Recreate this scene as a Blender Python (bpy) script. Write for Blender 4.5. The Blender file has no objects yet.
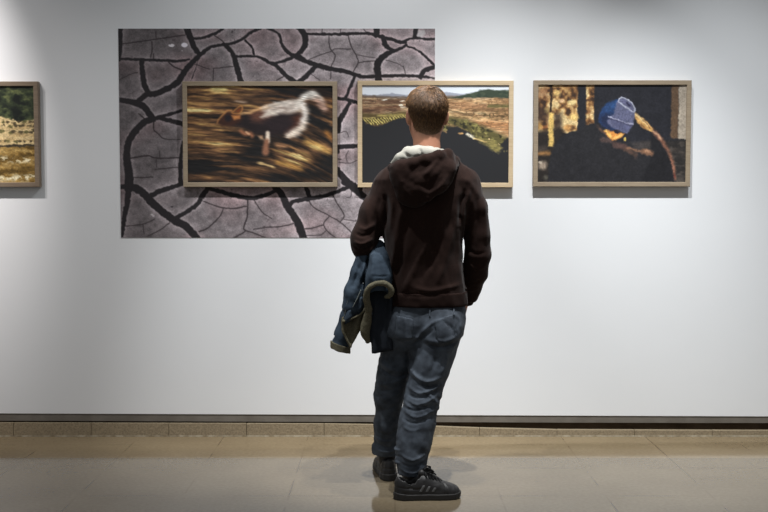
import bpy, math, random
import numpy as np
sc = bpy.context.scene
COL = sc.collection
F_PX, HOR, CAMZ = 1000.0, 53.0, 1.26
PITCH = math.atan(HOR / F_PX)

# ---------------------------------------------------------------- camera, world, lights, exposure
cam_d = bpy.data.cameras.new('camera')
cam_d.sensor_width = 36.0
cam_d.lens = F_PX / 768.0 * 36.0
cam = bpy.data.objects.new('camera', cam_d)
cam.location = (0, 0, CAMZ)
cam.rotation_euler = (math.pi / 2 - PITCH, 0, 0)
COL.objects.link(cam)
sc.camera = cam

world = bpy.data.worlds.new('gallery_ambient')
world.use_nodes = True
bg = world.node_tree.nodes['Background']
bg.inputs[0].default_value = (0.92, 0.96, 1.0, 1)
bg.inputs[1].default_value = 0.24
sc.world = world

def spot(name, loc, target, watts, angle, blend=0.9, size=0.05, col=(0.955, 0.98, 1.0)):
    d = bpy.data.lights.new(name, 'SPOT')
    d.energy = watts; d.spot_size = math.radians(angle); d.spot_blend = blend
    d.shadow_soft_size = size; d.color = col
    o = bpy.data.objects.new(name, d)
    v = np.array(target, float) - np.array(loc, float)
    from mathutils import Vector
    o.rotation_euler = Vector(v).to_track_quat('-Z', 'Y').to_euler()
    o.location = loc
    COL.objects.link(o)
    return o

# ceiling track spots washing the wall
TRACK_Y, TRACK_Z = 3.607, 4.19
COOL, WARM = (0.93, 0.968, 1.0), (1.0, 0.955, 0.94)
spot('track_spot', (0.581, TRACK_Y, TRACK_Z), (1.081, 5.356, -0.394), 713, 51.2, 1.0, 0.035)
spot('track_spot', (-1.027, TRACK_Y, TRACK_Z), (-0.187, 5.356, -0.16), 512, 37.1, 1.0, 0.035)
spot('track_spot', (-3.134, TRACK_Y, TRACK_Z), (-2.105, 5.356, -0.473), 184, 66.2, 1.0, 0.035, WARM)
spot('track_spot', (1.512, TRACK_Y, TRACK_Z), (1.968, 5.356, 0.126), 345, 48.8, 1.0, 0.035, COOL)
spot('track_spot', (0.879, TRACK_Y, TRACK_Z), (-0.477, 5.356, 1.504), 235, 50.3, 1.0, 0.035)
spot('track_spot', (-2.60, TRACK_Y, TRACK_Z), (-2.60, 5.356, 1.779), 740, 34.0, 1.0, 0.035, WARM)

# downlight above the visitor
spot('ceiling_downlight', (0.52, 4.22, 4.40), (0.22, 4.44, 1.40), 260, 20.0, 1.0, 0.04, (1.0, 0.95, 0.90))

vs = sc.view_settings
vs.view_transform = 'Standard'
vs.look = 'None'
vs.exposure = 0.0
vs.gamma = 1.0
vs.use_curve_mapping = False

# ---------------------------------------------------------------- helpers
def Q(px, py, Y):
    """world point on the ray of photo pixel (px, py) at depth Y"""
    a = (px - 384.0) / F_PX; b = (256.0 - py) / F_PX
    dy = math.cos(PITCH) + b * math.sin(PITCH)
    dz = -math.sin(PITCH) + b * math.cos(PITCH)
    t = Y / dy
    return np.array((a * t, Y, CAMZ + dz * t))

def zof(py, Y): return Q(384, py, Y)[2]
def xof(px, Y, py=256): return Q(px, py, Y)[0]

def srgb(c):
    c = np.asarray(c, float) / 255.0
    return np.where(c <= 0.04045, c / 12.92, ((c + 0.055) / 1.055) ** 2.4)

def mat(name, rgb=(128, 128, 128), rough=0.8, spec=0.3, noise=None, bump=None, attr=None, sheen=0.0, lin=None):
    """Principled material; noise=(scale, rgb2, detail), bump=(scale, strength)"""
    m = bpy.data.materials.new(name); m.use_nodes = True
    nt = m.node_tree; b = nt.nodes['Principled BSDF']
    b.inputs['Roughness'].default_value = rough
    b.inputs['Specular IOR Level'].default_value = spec
    if sheen: b.inputs['Sheen Weight'].default_value = sheen
    c = srgb(rgb) if lin is None else np.array(lin)
    b.inputs['Base Color'].default_value = (*c, 1)
    tc = nt.nodes.new('ShaderNodeTexCoord')
    if attr:
        a = nt.nodes.new('ShaderNodeAttribute'); a.attribute_name = attr
        nt.links.new(a.outputs['Color'], b.inputs['Base Color'])
    if noise:
        n = nt.nodes.new('ShaderNodeTexNoise'); n.inputs['Scale'].default_value = noise[0]
        n.inputs['Detail'].default_value = noise[2] if len(noise) > 2 else 4
        nt.links.new(tc.outputs['Object'], n.inputs['Vector'])
        r = nt.nodes.new('ShaderNodeValToRGB')
        r.color_ramp.elements[0].position = 0.35; r.color_ramp.elements[1].position = 0.65
        r.color_ramp.elements[0].color = (*c, 1)
        r.color_ramp.elements[1].color = (*srgb(noise[1]), 1)
        nt.links.new(n.outputs['Fac'], r.inputs['Fac'])
        nt.links.new(r.outputs['Color'], b.inputs['Base Color'])
    if bump:
        n = nt.nodes.new('ShaderNodeTexNoise'); n.inputs['Scale'].default_value = bump[0]
        n.inputs['Detail'].default_value = 5
        nt.links.new(tc.outputs['Object'], n.inputs['Vector'])
        bp = nt.nodes.new('ShaderNodeBump'); bp.inputs['Strength'].default_value = bump[1]
        bp.inputs['Distance'].default_value = bump[2] if len(bump) > 2 else 0.01
        nt.links.new(n.outputs['Fac'], bp.inputs['Height'])
        nt.links.new(bp.outputs['Normal'], b.inputs['Normal'])
    return m

def set_props(o, label=None, cat=None, group=None, kind=None):
    if label: o['label'] = label
    if cat: o['category'] = cat
    if group: o['group'] = group
    if kind: o['kind'] = kind
    return o

def empty(name, loc):
    o = bpy.data.objects.new(name, None); o.location = tuple(loc); o.empty_display_size = 0.1
    COL.objects.link(o); return o

def wloc(o):
    v = np.zeros(3)
    while o is not None:
        v = v + np.array(o.location); o = o.parent
    return v

def link_mesh(name, verts, faces, m, parent=None, origin=None, smooth=True, colors=None):
    """verts in world coordinates; the object's origin is the parent's (or the given one)"""
    verts = np.asarray(verts, np.float64)
    pw = wloc(parent) if parent is not None else np.zeros(3)
    og = pw if origin is None else np.asarray(origin, float)
    me = bpy.data.meshes.new(name)
    v = verts - og
    if isinstance(faces, np.ndarray) and faces.ndim == 2:
        n, k = faces.shape
        me.vertices.add(len(v)); me.vertices.foreach_set('co', v.astype(np.float32).ravel())
        me.loops.add(n * k); me.loops.foreach_set('vertex_index', faces.astype(np.int32).ravel())
        me.polygons.add(n)
        me.polygons.foreach_set('loop_start', np.arange(0, n * k, k, dtype=np.int32))
        try: me.polygons.foreach_set('loop_total', np.full(n, k, np.int32))
        except Exception: pass
        me.update(calc_edges=True); me.validate()
    else:
        me.from_pydata([tuple(p) for p in v], [], [tuple(int(i) for i in f) for f in faces]); me.update()
    if smooth:
        me.polygons.foreach_set('use_smooth', np.ones(len(me.polygons), bool))
    if colors is not None:
        ca = me.color_attributes.new('paint', 'FLOAT_COLOR', 'POINT')
        c4 = np.ones((len(v), 4), np.float32); c4[:, :3] = colors
        ca.data.foreach_set('color', c4.ravel())
    me.materials.append(m)
    o = bpy.data.objects.new(name, me)
    COL.objects.link(o)
    if parent is not None: o.parent = parent
    o.location = tuple(og - pw)
    return o

def box_vf(x0, x1, y0, y1, z0, z1):
    v = [(x0, y0, z0), (x1, y0, z0), (x1, y1, z0), (x0, y1, z0), (x0, y0, z1), (x1, y0, z1), (x1, y1, z1), (x0, y1, z1)]
    f = [(0, 3, 2, 1), (4, 5, 6, 7), (0, 1, 5, 4), (1, 2, 6, 5), (2, 3, 7, 6), (3, 0, 4, 7)]
    return v, f

def bevel(o, w, seg=2):
    m = o.modifiers.new('bevel', 'BEVEL'); m.width = w; m.segments = seg; m.limit_method = 'ANGLE'
    return o

class MB:
    def __init__(s): s.v = []; s.f = []
    def add(s, vf):
        n = len(s.v); s.v += [tuple(p) for p in vf[0]]; s.f += [tuple(i + n for i in f) for f in vf[1]]; return s
# ---------------------------------------------------------------- the setting
WALL_Y = 5.356
def ground_y(py):                       # depth of the floor seen at photo row py
    b = (256.0 - py) / F_PX
    dy = math.cos(PITCH) + b * math.sin(PITCH); dz = -math.sin(PITCH) + b * math.cos(PITCH)
    return CAMZ / -dz * dy

m_wall = mat('white_wall_paint', lin=(0.80, 0.805, 0.81), rough=0.75, spec=0.2, bump=(3.0, 0.10, 0.02))
def edge(p0, p1): return lambda x: np.interp(x, [xof(0, WALL_Y), xof(768, WALL_Y)], [zof(p0, WALL_Y), zof(p1, WALL_Y)], left=zof(p0, WALL_Y), right=zof(p1, WALL_Y))
zb = edge(413.4, 416.4)                 # lower edge of the white panel, not quite level
XL, XR = -5.0, 5.0
xs = np.array([XL, xof(0, WALL_Y), xof(768, WALL_Y), XR]); v = []; f = []
for x in xs: v += [(x, WALL_Y, zb(x)), (x, WALL_Y, 4.4), (x, WALL_Y + 0.12, 4.4), (x, WALL_Y + 0.12, zb(x))]
for i in range(3):
    for k in range(4): f.append((4 * i + k, 4 * i + 4 + k, 4 * i + 4 + (k + 1) % 4, 4 * i + (k + 1) % 4))
f += [(0, 1, 2, 3), (15, 14, 13, 12)]
set_props(link_mesh('wall_back', v, f, m_wall, smooth=False), kind='structure')

# floor: polished stone-coloured concrete with faint joints
def floor_material():
    m = bpy.data.materials.new('polished_floor'); m.use_nodes = True
    nt = m.node_tree; b = nt.nodes['Principled BSDF']; L = nt.links.new; N = nt.nodes.new
    tc = N('ShaderNodeTexCoord')
    n1 = N('ShaderNodeTexNoise'); n1.inputs['Scale'].default_value = 2.2; n1.inputs['Detail'].default_value = 6
    n2 = N('ShaderNodeTexNoise'); n2.inputs['Scale'].default_value = 60; n2.inputs['Detail'].default_value = 5
    L(tc.outputs['Object'], n1.inputs['Vector']); L(tc.outputs['Object'], n2.inputs['Vector'])
    r1 = N('ShaderNodeValToRGB')
    r1.color_ramp.elements[0].position = 0.3; r1.color_ramp.elements[1].position = 0.72
    r1.color_ramp.elements[0].color = (*srgb((112, 100, 81)), 1)
    r1.color_ramp.elements[1].color = (*srgb((126, 114, 94)), 1)
    L(n1.outputs['Fac'], r1.inputs['Fac'])
    r2 = N('ShaderNodeValToRGB')
    r2.color_ramp.elements[0].position = 0.3; r2.color_ramp.elements[1].position = 0.7
    r2.color_ramp.elements[0].color = (0.88, 0.87, 0.86, 1); r2.color_ramp.elements[1].color = (1.08, 1.08, 1.08, 1)
    L(n2.outputs['Fac'], r2.inputs['Fac'])
    mx = N('ShaderNodeMix'); mx.data_type = 'RGBA'; mx.blend_type = 'MULTIPLY'; mx.inputs[0].default_value = 1
    L(r1.outputs['Color'], mx.inputs[6]); L(r2.outputs['Color'], mx.inputs[7])
    # joints: slab size 0.455 m, wandering a little
    sep = N('ShaderNodeSeparateXYZ'); L(tc.outputs['Object'], sep.inputs[0])
    def line(out, off, size, w):
        a = N('ShaderNodeMath'); a.operation = 'ADD'; a.inputs[1].default_value = off; L(out, a.inputs[0])
        d = N('ShaderNodeMath'); d.operation = 'PINGPONG'; d.inputs[1].default_value = size / 2; L(a.outputs[0], d.inputs[0])
        w0 = N('ShaderNodeMapRange'); w0.interpolation_type = 'SMOOTHSTEP'
        w0.inputs['From Min'].default_value = w * 0.4; w0.inputs['From Max'].default_value = w
        w0.inputs['To Min'].default_value = 1; w0.inputs['To Max'].default_value = 0
        L(d.outputs[0], w0.inputs['Value']); return w0.outputs[0]
    S = 0.455
    lx = line(sep.outputs[0], -xof(647, WALL_Y) + 10 * S, S, 0.006)
    ly = line(sep.outputs[1], -ground_y(468), S, 0.005)
    mxn = N('ShaderNodeMath'); mxn.operation = 'MAXIMUM'; L(lx, mxn.inputs[0]); L(ly, mxn.inputs[1])
    n3 = N('ShaderNodeTexNoise'); n3.inputs['Scale'].default_value = 3.1; L(tc.outputs['Object'], n3.inputs['Vector'])
    r3 = N('ShaderNodeMapRange'); r3.inputs['From Min'].default_value = 0.42; r3.inputs['From Max'].default_value = 0.62
    r3.inputs['To Max'].default_value = 0.5; L(n3.outputs['Fac'], r3.inputs['Value'])
    mu = N('ShaderNodeMath'); mu.operation = 'MULTIPLY'; L(mxn.outputs[0], mu.inputs[0]); L(r3.outputs[0], mu.inputs[1])
    mj = N('ShaderNodeMix'); mj.data_type = 'RGBA'; L(mu.outputs[0], mj.inputs[0])
    L(mx.outputs[2], mj.inputs[6]); mj.inputs[7].default_value = (*srgb((70, 55, 40)), 1)
    # paler stone border along the wall
    st = N('ShaderNodeMath'); st.operation = 'GREATER_THAN'; st.inputs[1].default_value = ground_y(458); L(sep.outputs[1], st.inputs[0])
    bm = N('ShaderNodeMix'); bm.data_type = 'RGBA'; bm.blend_type = 'MULTIPLY'; L(st.outputs[0], bm.inputs[0])
    L(mj.outputs[2], bm.inputs[6]); bm.inputs[7].default_value = (1.32, 1.26, 1.16, 1)
    L(bm.outputs[2], b.inputs['Base Color'])
    rr = N('ShaderNodeMapRange'); rr.inputs['To Min'].default_value = 0.05; rr.inputs['To Max'].default_value = 0.12
    L(n1.outputs['Fac'], rr.inputs['Value']); L(rr.outputs[0], b.inputs['Roughness'])
    b.inputs['Specular IOR Level'].default_value = 0.6
    bp = N('ShaderNodeBump'); bp.inputs['Strength'].default_value = 0.02; bp.inputs['Distance'].default_value = 0.01
    L(n2.outputs['Fac'], bp.inputs['Height']); L(bp.outputs['Normal'], b.inputs['Normal'])
    return m
v, f = box_vf(XL, XR, -0.8, WALL_Y + 0.12, -0.12, 0.0)
set_props(link_mesh('floor', v, f, floor_material(), smooth=False), kind='structure')

# painted grey band under the white panel, dark board behind it, stone skirting slabs in front
m_band = mat('grey_painted_band', (118, 112, 104), 0.8, 0.2, noise=(9, (104, 98, 90)), bump=(25, 0.2))
m_dark = mat('dark_brown_gap', (58, 48, 38), 0.9, 0.1, noise=(12, (74, 62, 50)))
m_stone = mat('skirting_stone', (128, 114, 92), 0.6, 0.3, noise=(150, (154, 139, 114), 8), bump=(60, 0.25))
zb2 = edge(421.0, 423.2)
# slightly uneven lower edge of the band
rng = np.random.default_rng(3)
xs = np.linspace(XL, XR, 160)
bt = zb(xs)
lo = np.cumsum(rng.normal(0, 0.0006, xs.size)); lo = zb2(xs) + (lo - lo.mean()) * 0.25
mb = MB()
V = []; Fc = []
for x, a, c in zip(xs, bt, lo):
    V += [(x, WALL_Y + 0.004, c), (x, WALL_Y + 0.004, a), (x, WALL_Y + 0.10, a), (x, WALL_Y + 0.10, c)]
for i in range(len(xs) - 1):
    a = 4 * i; b_ = a + 4
    Fc += [(a, b_, b_ + 1, a + 1), (a + 1, b_ + 1, b_ + 2, a + 2), (a + 2, b_ + 2, b_ + 3, a + 3), (a + 3, b_ + 3, b_, a)]
Fc += [(0, 1, 2, 3), tuple(4 * (len(xs) - 1) + k for k in (3, 2, 1, 0))]
set_props(link_mesh('baseboard_back', V, Fc, m_band, smooth=False), kind='structure')
v, f = box_vf(XL, XR, WALL_Y + 0.02, WALL_Y + 0.10, 0.0, zof(421, WALL_Y) - 0.002)
set_props(link_mesh('trim_1', v, f, m_dark, smooth=False), kind='structure')
# skirting slabs: their top edge drops towards the right
def slab_top(x):
    return np.interp(x, [xof(p_, WALL_Y) for p_ in (0, 372, 450, 520, 768)], [zof(p_, WALL_Y) for p_ in (422.4, 423.6, 426.5, 429.4, 430.4)])
S0 = xof(167, WALL_Y); n = 2
k = -10
while S0 + 0.42 * k < XR - 0.3:
    a = S0 + 0.42 * k + 0.001; b_ = S0 + 0.42 * (k + 1) - 0.001
    k += 1
    if a < XL: continue
    ha, hb = slab_top(a), slab_top(b_)
    y0, y1 = WALL_Y - 0.006, WALL_Y + 0.02
    v = [(a, y0, 0), (b_, y0, 0), (b_, y1, 0), (a, y1, 0), (a, y0, ha), (b_, y0, hb), (b_, y1, hb), (a, y1, ha)]
    f = box_vf(0, 1, 0, 1, 0, 1)[1]
    o = link_mesh('trim_%d' % n, v, f, m_stone, smooth=False); n += 1
    bevel(o, 0.002); set_props(o, kind='structure')
# pale mortar bead where the skirting meets the floor
m_mortar = mat('pale_mortar', (176, 168, 150), 0.8, 0.2, noise=(30, (120, 108, 88)))
v, f = box_vf(XL, XR, WALL_Y - 0.012, WALL_Y - 0.0062, 0.0, 0.004)
set_props(link_mesh('trim_%d' % n, v, f, m_mortar, smooth=False), kind='structure')
# ---------------------------------------------------------------- painting the flat prints (colour per vertex of a fine grid)
class Paint:
    """canvas addressed in photo pixels x0..x1, y0..y1"""
    def __init__(s, x0, x1, y0, y1, res, base):
        s.x0, s.x1, s.y0, s.y1 = x0, x1, y0, y1
        s.nx = int(round((x1 - x0) * res)) + 1; s.ny = int(round((y1 - y0) * res)) + 1
        s.xs = np.linspace(x0, x1, s.nx); s.ys = np.linspace(y0, y1, s.ny)
        s.X, s.Y = np.meshgrid(s.xs, s.ys)
        s.C = np.zeros((s.ny, s.nx, 3)) + np.array(base, float)
    def blend(s, a, col):
        a = np.clip(a, 0, 1)[..., None]
        s.C = s.C * (1 - a) + np.asarray(col, float) * a
    def dist_stroke(s, pts, wd):
        """signed distance to a smooth stroke of varying width"""
        P = smooth_line(pts, wd)
        D = np.full(s.X.shape, 99.0)
        for (xa, ya, wa), (xb, yb, wb) in zip(P[:-1], P[1:]):
            m = 16 + max(wa, wb)
            i0, i1 = np.searchsorted(s.xs, [min(xa, xb) - m, max(xa, xb) + m])
            j0, j1 = np.searchsorted(s.ys, [min(ya, yb) - m, max(ya, yb) + m])
            if i1 <= i0 or j1 <= j0: continue
            x = s.X[j0:j1, i0:i1]; y = s.Y[j0:j1, i0:i1]
            dx, dy = xb - xa, yb - ya; q = dx * dx + dy * dy + 1e-9
            t = np.clip(((x - xa) * dx + (y - ya) * dy) / q, 0, 1)
            d = np.hypot(x - xa - t * dx, y - ya - t * dy) - (wa + (wb - wa) * t) / 2
            D[j0:j1, i0:i1] = np.minimum(D[j0:j1, i0:i1], d)
        return D
    def stroke(s, pts, wd, col, soft=0.5, alpha=1.0):
        D = s.dist_stroke(pts, wd)
        s.blend(alpha * np.clip(0.5 - D / (2 * soft), 0, 1), col)
    def poly_dist(s, pts):
        P = np.array(pts, float); n = len(P)
        ins = np.zeros(s.X.shape, bool); D = np.full(s.X.shape, 1e9)
        for i in range(n):
            xa, ya = P[i]; xb, yb = P[(i + 1) % n]
            dx, dy = xb - xa, yb - ya
            t = np.clip(((s.X - xa) * dx + (s.Y - ya) * dy) / (dx * dx + dy * dy + 1e-9), 0, 1)
            D = np.minimum(D, np.hypot(s.X - xa - t * dx, s.Y - ya - t * dy))
            c = (ya > s.Y) != (yb > s.Y)
            ins ^= c & (s.X < (xb - xa) * (s.Y - ya) / (yb - ya + 1e-12) + xa)
        return np.where(ins, -D, D)
    def poly(s, pts, col, soft=0.5, alpha=1.0, rough=None):
        D = s.poly_dist(pts)
        if rough: D = D + rough[0] * (s.fbm(rough[1], rough[2], rough[2], 2) - 0.5) * 2
        a = alpha * np.clip(0.5 - D / (2 * soft), 0, 1)
        s.blend(a, col); return D
    def ell(s, x, y, rx, ry, col, soft=0.4, alpha=1.0):
        d = np.hypot((s.X - x) / rx, (s.Y - y) / ry)
        s.blend(alpha * np.clip((1 - d) / soft, 0, 1), col)
    def noise(s, seed, sx, sy, X=None, Y=None):
        X = s.X if X is None else X; Y = s.Y if Y is None else Y
        r = np.random.default_rng(seed); T = r.random((128, 128))
        u = X / sx + 37.3; v = Y / sy + 11.7
        i = np.floor(u).astype(int); j = np.floor(v).astype(int)
        fu = u - i; fv = v - j; fu = fu * fu * (3 - 2 * fu); fv = fv * fv * (3 - 2 * fv)
        g = lambda a, b: T[b % 128, a % 128]
        return (g(i, j) * (1 - fu) + g(i + 1, j) * fu) * (1 - fv) + (g(i, j + 1) * (1 - fu) + g(i + 1, j + 1) * fu) * fv
    def fbm(s, seed, sx, sy, oct=3, X=None, Y=None):
        a = 0; w = 1; t = 0
        for k in range(oct):
            a = a + w * s.noise(seed + k, sx / 2 ** k, sy / 2 ** k, X, Y); t += w; w *= 0.5
        return a / t
    def sample(s, X, Y):
        u = np.clip((X - s.x0) / (s.x1 - s.x0) * (s.nx - 1), 0, s.nx - 1.001); v = np.clip((Y - s.y0) / (s.y1 - s.y0) * (s.ny - 1), 0, s.ny - 1.001)
        i = u.astype(int); j = v.astype(int); fu = (u - i)[..., None]; fv = (v - j)[..., None]; C = s.C
        return (C[j, i] * (1 - fu) + C[j, i + 1] * fu) * (1 - fv) + (C[j + 1, i] * (1 - fu) + C[j + 1, i + 1] * fu) * fv
    def warp(s, seed, amp, sx, sy, ax=1.0, ay=1.0):
        s.C = s.sample(s.X + ax * amp * 2 * (s.fbm(seed, sx, sy, 2) - 0.5), s.Y + ay * amp * 2 * (s.fbm(seed + 40, sx, sy, 2) - 0.5))
    def smear(s, fx, fy, n=7):
        s.C = sum(s.sample(s.X + fx * t, s.Y + fy * t) for t in np.linspace(-1, 1, n)) / n
    def grain(s, seed, sx, sy, k):
        s.C = s.C * (1 + k * 2 * (s.fbm(seed, sx, sy, 2) - 0.5))[..., None]
    def mesh(s, name, Yd, m, parent=None, origin=None, gain=1.0, thick=0.004):
        """a flat print: painted front, plain back and edges"""
        gx = np.array([xof(x, Yd, (s.y0 + s.y1) / 2) for x in s.xs]); gz = np.array([zof(y, Yd) for y in s.ys])
        V = np.zeros((s.ny, s.nx, 3)); V[..., 0] = gx[None, :]; V[..., 1] = Yd; V[..., 2] = gz[:, None]
        idx = np.arange(s.ny * s.nx).reshape(s.ny, s.nx)
        F = np.stack([idx[:-1, :-1], idx[1:, :-1], idx[1:, 1:], idx[:-1, 1:]], -1).reshape(-1, 4)
        col = srgb(np.clip(s.C, 0, 255)) * gain
        N = s.ny * s.nx
        c = [(gx[0], gz[0]), (gx[-1], gz[0]), (gx[-1], gz[-1]), (gx[0], gz[-1])]
        ext = [(x, Yd, z) for x, z in c] + [(x, Yd + thick, z) for x, z in c]
        E = np.array([(0, 1, 5, 4), (1, 2, 6, 5), (2, 3, 7, 6), (3, 0, 4, 7), (4, 5, 6, 7)]) + N
        V = np.concatenate([V.reshape(-1, 3), np.array(ext)])
        cols = np.concatenate([col.reshape(-1, 3), np.full((8, 3), 0.6)])
        return link_mesh(name, V, np.concatenate([F, E]), m, parent, origin, smooth=False, colors=cols)

def smooth_line(pts, wd):
    P = np.array(pts, float); n = len(P)
    if np.isscalar(wd): W = np.full(n, float(wd))
    else: W = np.interp(np.linspace(0, 1, n), np.linspace(0, 1, len(wd)), wd)
    P = np.column_stack([P, W])
    if n < 3: return P
    out = []
    E = np.vstack([2 * P[0] - P[1], P, 2 * P[-1] - P[-2]])
    for i in range(1, n):
        a, b, c, d = E[i - 1], E[i], E[i + 1], E[i + 2]
        for t in np.linspace(0, 1, 5)[:-1]:
            out.append(0.5 * ((2 * b) + (c - a) * t + (2 * a - 5 * b + 4 * c - d) * t * t + (3 * b - a - 3 * c + d) * t ** 3))
    out.append(P[-1]); return np.array(out)

m_print = mat('photo_print', rough=0.42, spec=0.35, attr='paint')
m_vinyl = mat('matt_vinyl_print', rough=0.55, spec=0.3, attr='paint')

# ---- cracked-earth wall print
def paint_mural():
    p = Paint(119.6, 434.8, 28.6, 237.6, 2.4, (168, 154, 157))
    wide = [
        ([(121.4, 28), (121.4, 45), (120.6, 60)], [5, 4.5, 3]),
        ([(119, 59), (144, 59.7), (167.7, 60.6), (178.3, 61.2), (190, 59.2)], [2.6, 3, 2.2]),
        ([(187.3, 27), (191.2, 36.9), (194.5, 46.5), (199.4, 53.3)], [6.5, 6.2, 5]),
        ([(194, 38.8), (204, 37.7), (210, 35.9), (217.3, 32.8), (224, 28)], 2.8),
        ([(205, 51.5), (197, 58.5), (187.7, 68.5), (181, 78), (178.3, 82.3), (164.2, 90.5), (154.8, 94), (146.6, 95), (137, 102.5)], [4, 6, 6, 6, 5]),
        ([(142.5, 61), (143.1, 72), (144.9, 84), (148.5, 92)], 5.2),
        ([(195, 60.5), (204.4, 51.5), (212.6, 46.6), (224.3, 44.8), (236, 42.2), (245, 38), (250, 33.4), (260.5, 28)], [4, 3, 3, 3.6]),
        ([(225, 44.6), (232.5, 52), (236, 61.5), (238.5, 71), (242, 84)], [4, 5.5, 6.2]),
        ([(236, 56.4), (253.6, 56.2), (260.6, 57.4), (270, 62.7), (275.9, 65), (285, 74.4), (296, 83)], [2.6, 3, 4, 5]),
        ([(246, 40.5), (252.4, 47.4), (254.8, 56)], 2.3),
        ([(268, 28), (276, 31.6), (280.3, 35.7), (282.6, 45), (288, 52), (296, 56.8), (305.5, 61), (316, 64.6), (331.3, 69), (345.3, 71.5), (361.7, 76.4), (377, 76.2), (396.9, 75.7), (419, 76.2), (436, 78.7)], [2.6, 3, 3.4, 4.6, 5, 4.6, 3.6, 3.2, 2]),
        ([(275, 63.6), (286.7, 59.9), (293.8, 56.8), (302.6, 50), (306, 41.6), (304.6, 34.5), (299, 27)], [2.6, 3.2, 5, 6.6, 6]),
        ([(298, 54), (305.5, 60)], 3),
        ([(307.5, 34), (324.2, 34.1), (345.3, 34), (363, 33.3), (372.3, 34), (380.5, 36.7), (391, 39.2), (400.4, 42.2), (405.5, 42.5)], [2.4, 3, 3.2, 3.4, 2.8]),
        ([(317, 65), (308, 74.4), (298, 83)], [5, 5]),
        ([(356, 75), (354.3, 78), (349.6, 88.9), (345.5, 98.5)], [3.6, 3]),
        ([(377.2, 27), (376.2, 35)], 6), ([(383, 37), (385.2, 45), (391.5, 50)], [5, 5, 4]),
        ([(406, 45.2), (399.2, 49.2), (391, 52), (381.6, 58), (377.4, 65), (378.7, 82)], [3, 3.4, 6, 7, 6.8]),
        ([(400.4, 43), (407.4, 39.6), (415.6, 37.8), (425, 38.9), (436, 39)], 2.6), ([(416, 27), (414.5, 37)], 5),
        ([(407, 46.4), (415.6, 49.2), (425, 56.2), (433.5, 64.5)], [2, 2.4]), ([(436, 67), (425, 70.3), (420.5, 76.5)], [4, 5.5]),
        ([(117, 99.6), (127, 101), (136, 102.9), (144.3, 107), (149.8, 114), (154, 118.7)], [5.5, 6, 7, 6]),
        ([(153.7, 118.7), (166.6, 115.2), (183, 110.2)], [4.5, 2.6]), ([(160, 117.6), (171.3, 120.8), (184, 124)], [4, 5.5]),
        ([(153.7, 118.7), (144.3, 122.2), (136, 130.4), (129.5, 140), (126.9, 148.8), (126.5, 160.5), (128.6, 174.5), (128, 188)], [6.5, 7, 7, 7, 8, 10]),
        ([(182.4, 141.7), (180.4, 160.5), (180, 184)], [2, 4, 4.5]),
        ([(182, 183.6), (171.3, 187.4), (159.5, 191), (150.2, 195.6)], [4.5, 5.4]),
        ([(119, 187), (128, 186.6), (136, 188.7), (143, 193.6), (150.2, 201.6), (161.9, 212), (174.8, 221), (184.5, 226), (197.5, 240)], [5, 8, 8, 8, 7.5]),
        ([(127.5, 190), (126.4, 201.6), (123.6, 215.6), (120.6, 236)], [6.5, 5.5, 3.5]),
        ([(206.5, 189.5), (201.5, 196.5), (197, 204), (187.7, 210.6), (174.8, 218)], [5, 4.6, 4]),
        ([(206, 188), (218.4, 191), (233.7, 195.4), (247.7, 198), (258.3, 197), (277, 190.6)], [4, 4.6, 3.6]),
        ([(274, 186), (281.2, 194.4), (287, 206.4), (296.4, 220.6), (303.6, 240)], [6.5, 7, 8]),
        ([(305.5, 186), (309.3, 198)], 4.4),
        ([(289.5, 205.5), (293, 201.7), (300, 200), (315.2, 197.8), (330.4, 194), (347.5, 187.6)], [4, 4.6, 4]),
        ([(344, 182), (355, 189.4), (369, 201.5)], [6, 7.5]),
        ([(336, 98), (346, 99.6), (358, 102.8)], 3.4), ([(350, 102.5), (343.7, 113.5), (339, 121.7), (337.5, 131)], [3.6, 5.5, 6.5]),
        ([(336, 147), (358, 145.8)], 4.4), ([(337.4, 146), (338, 152)], 3), ([(337, 170), (347.2, 181.6), (359, 189.6)], [6, 7.5]),
        ([(198.5, 60), (196, 70), (190, 84)], 0.7)]
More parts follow.
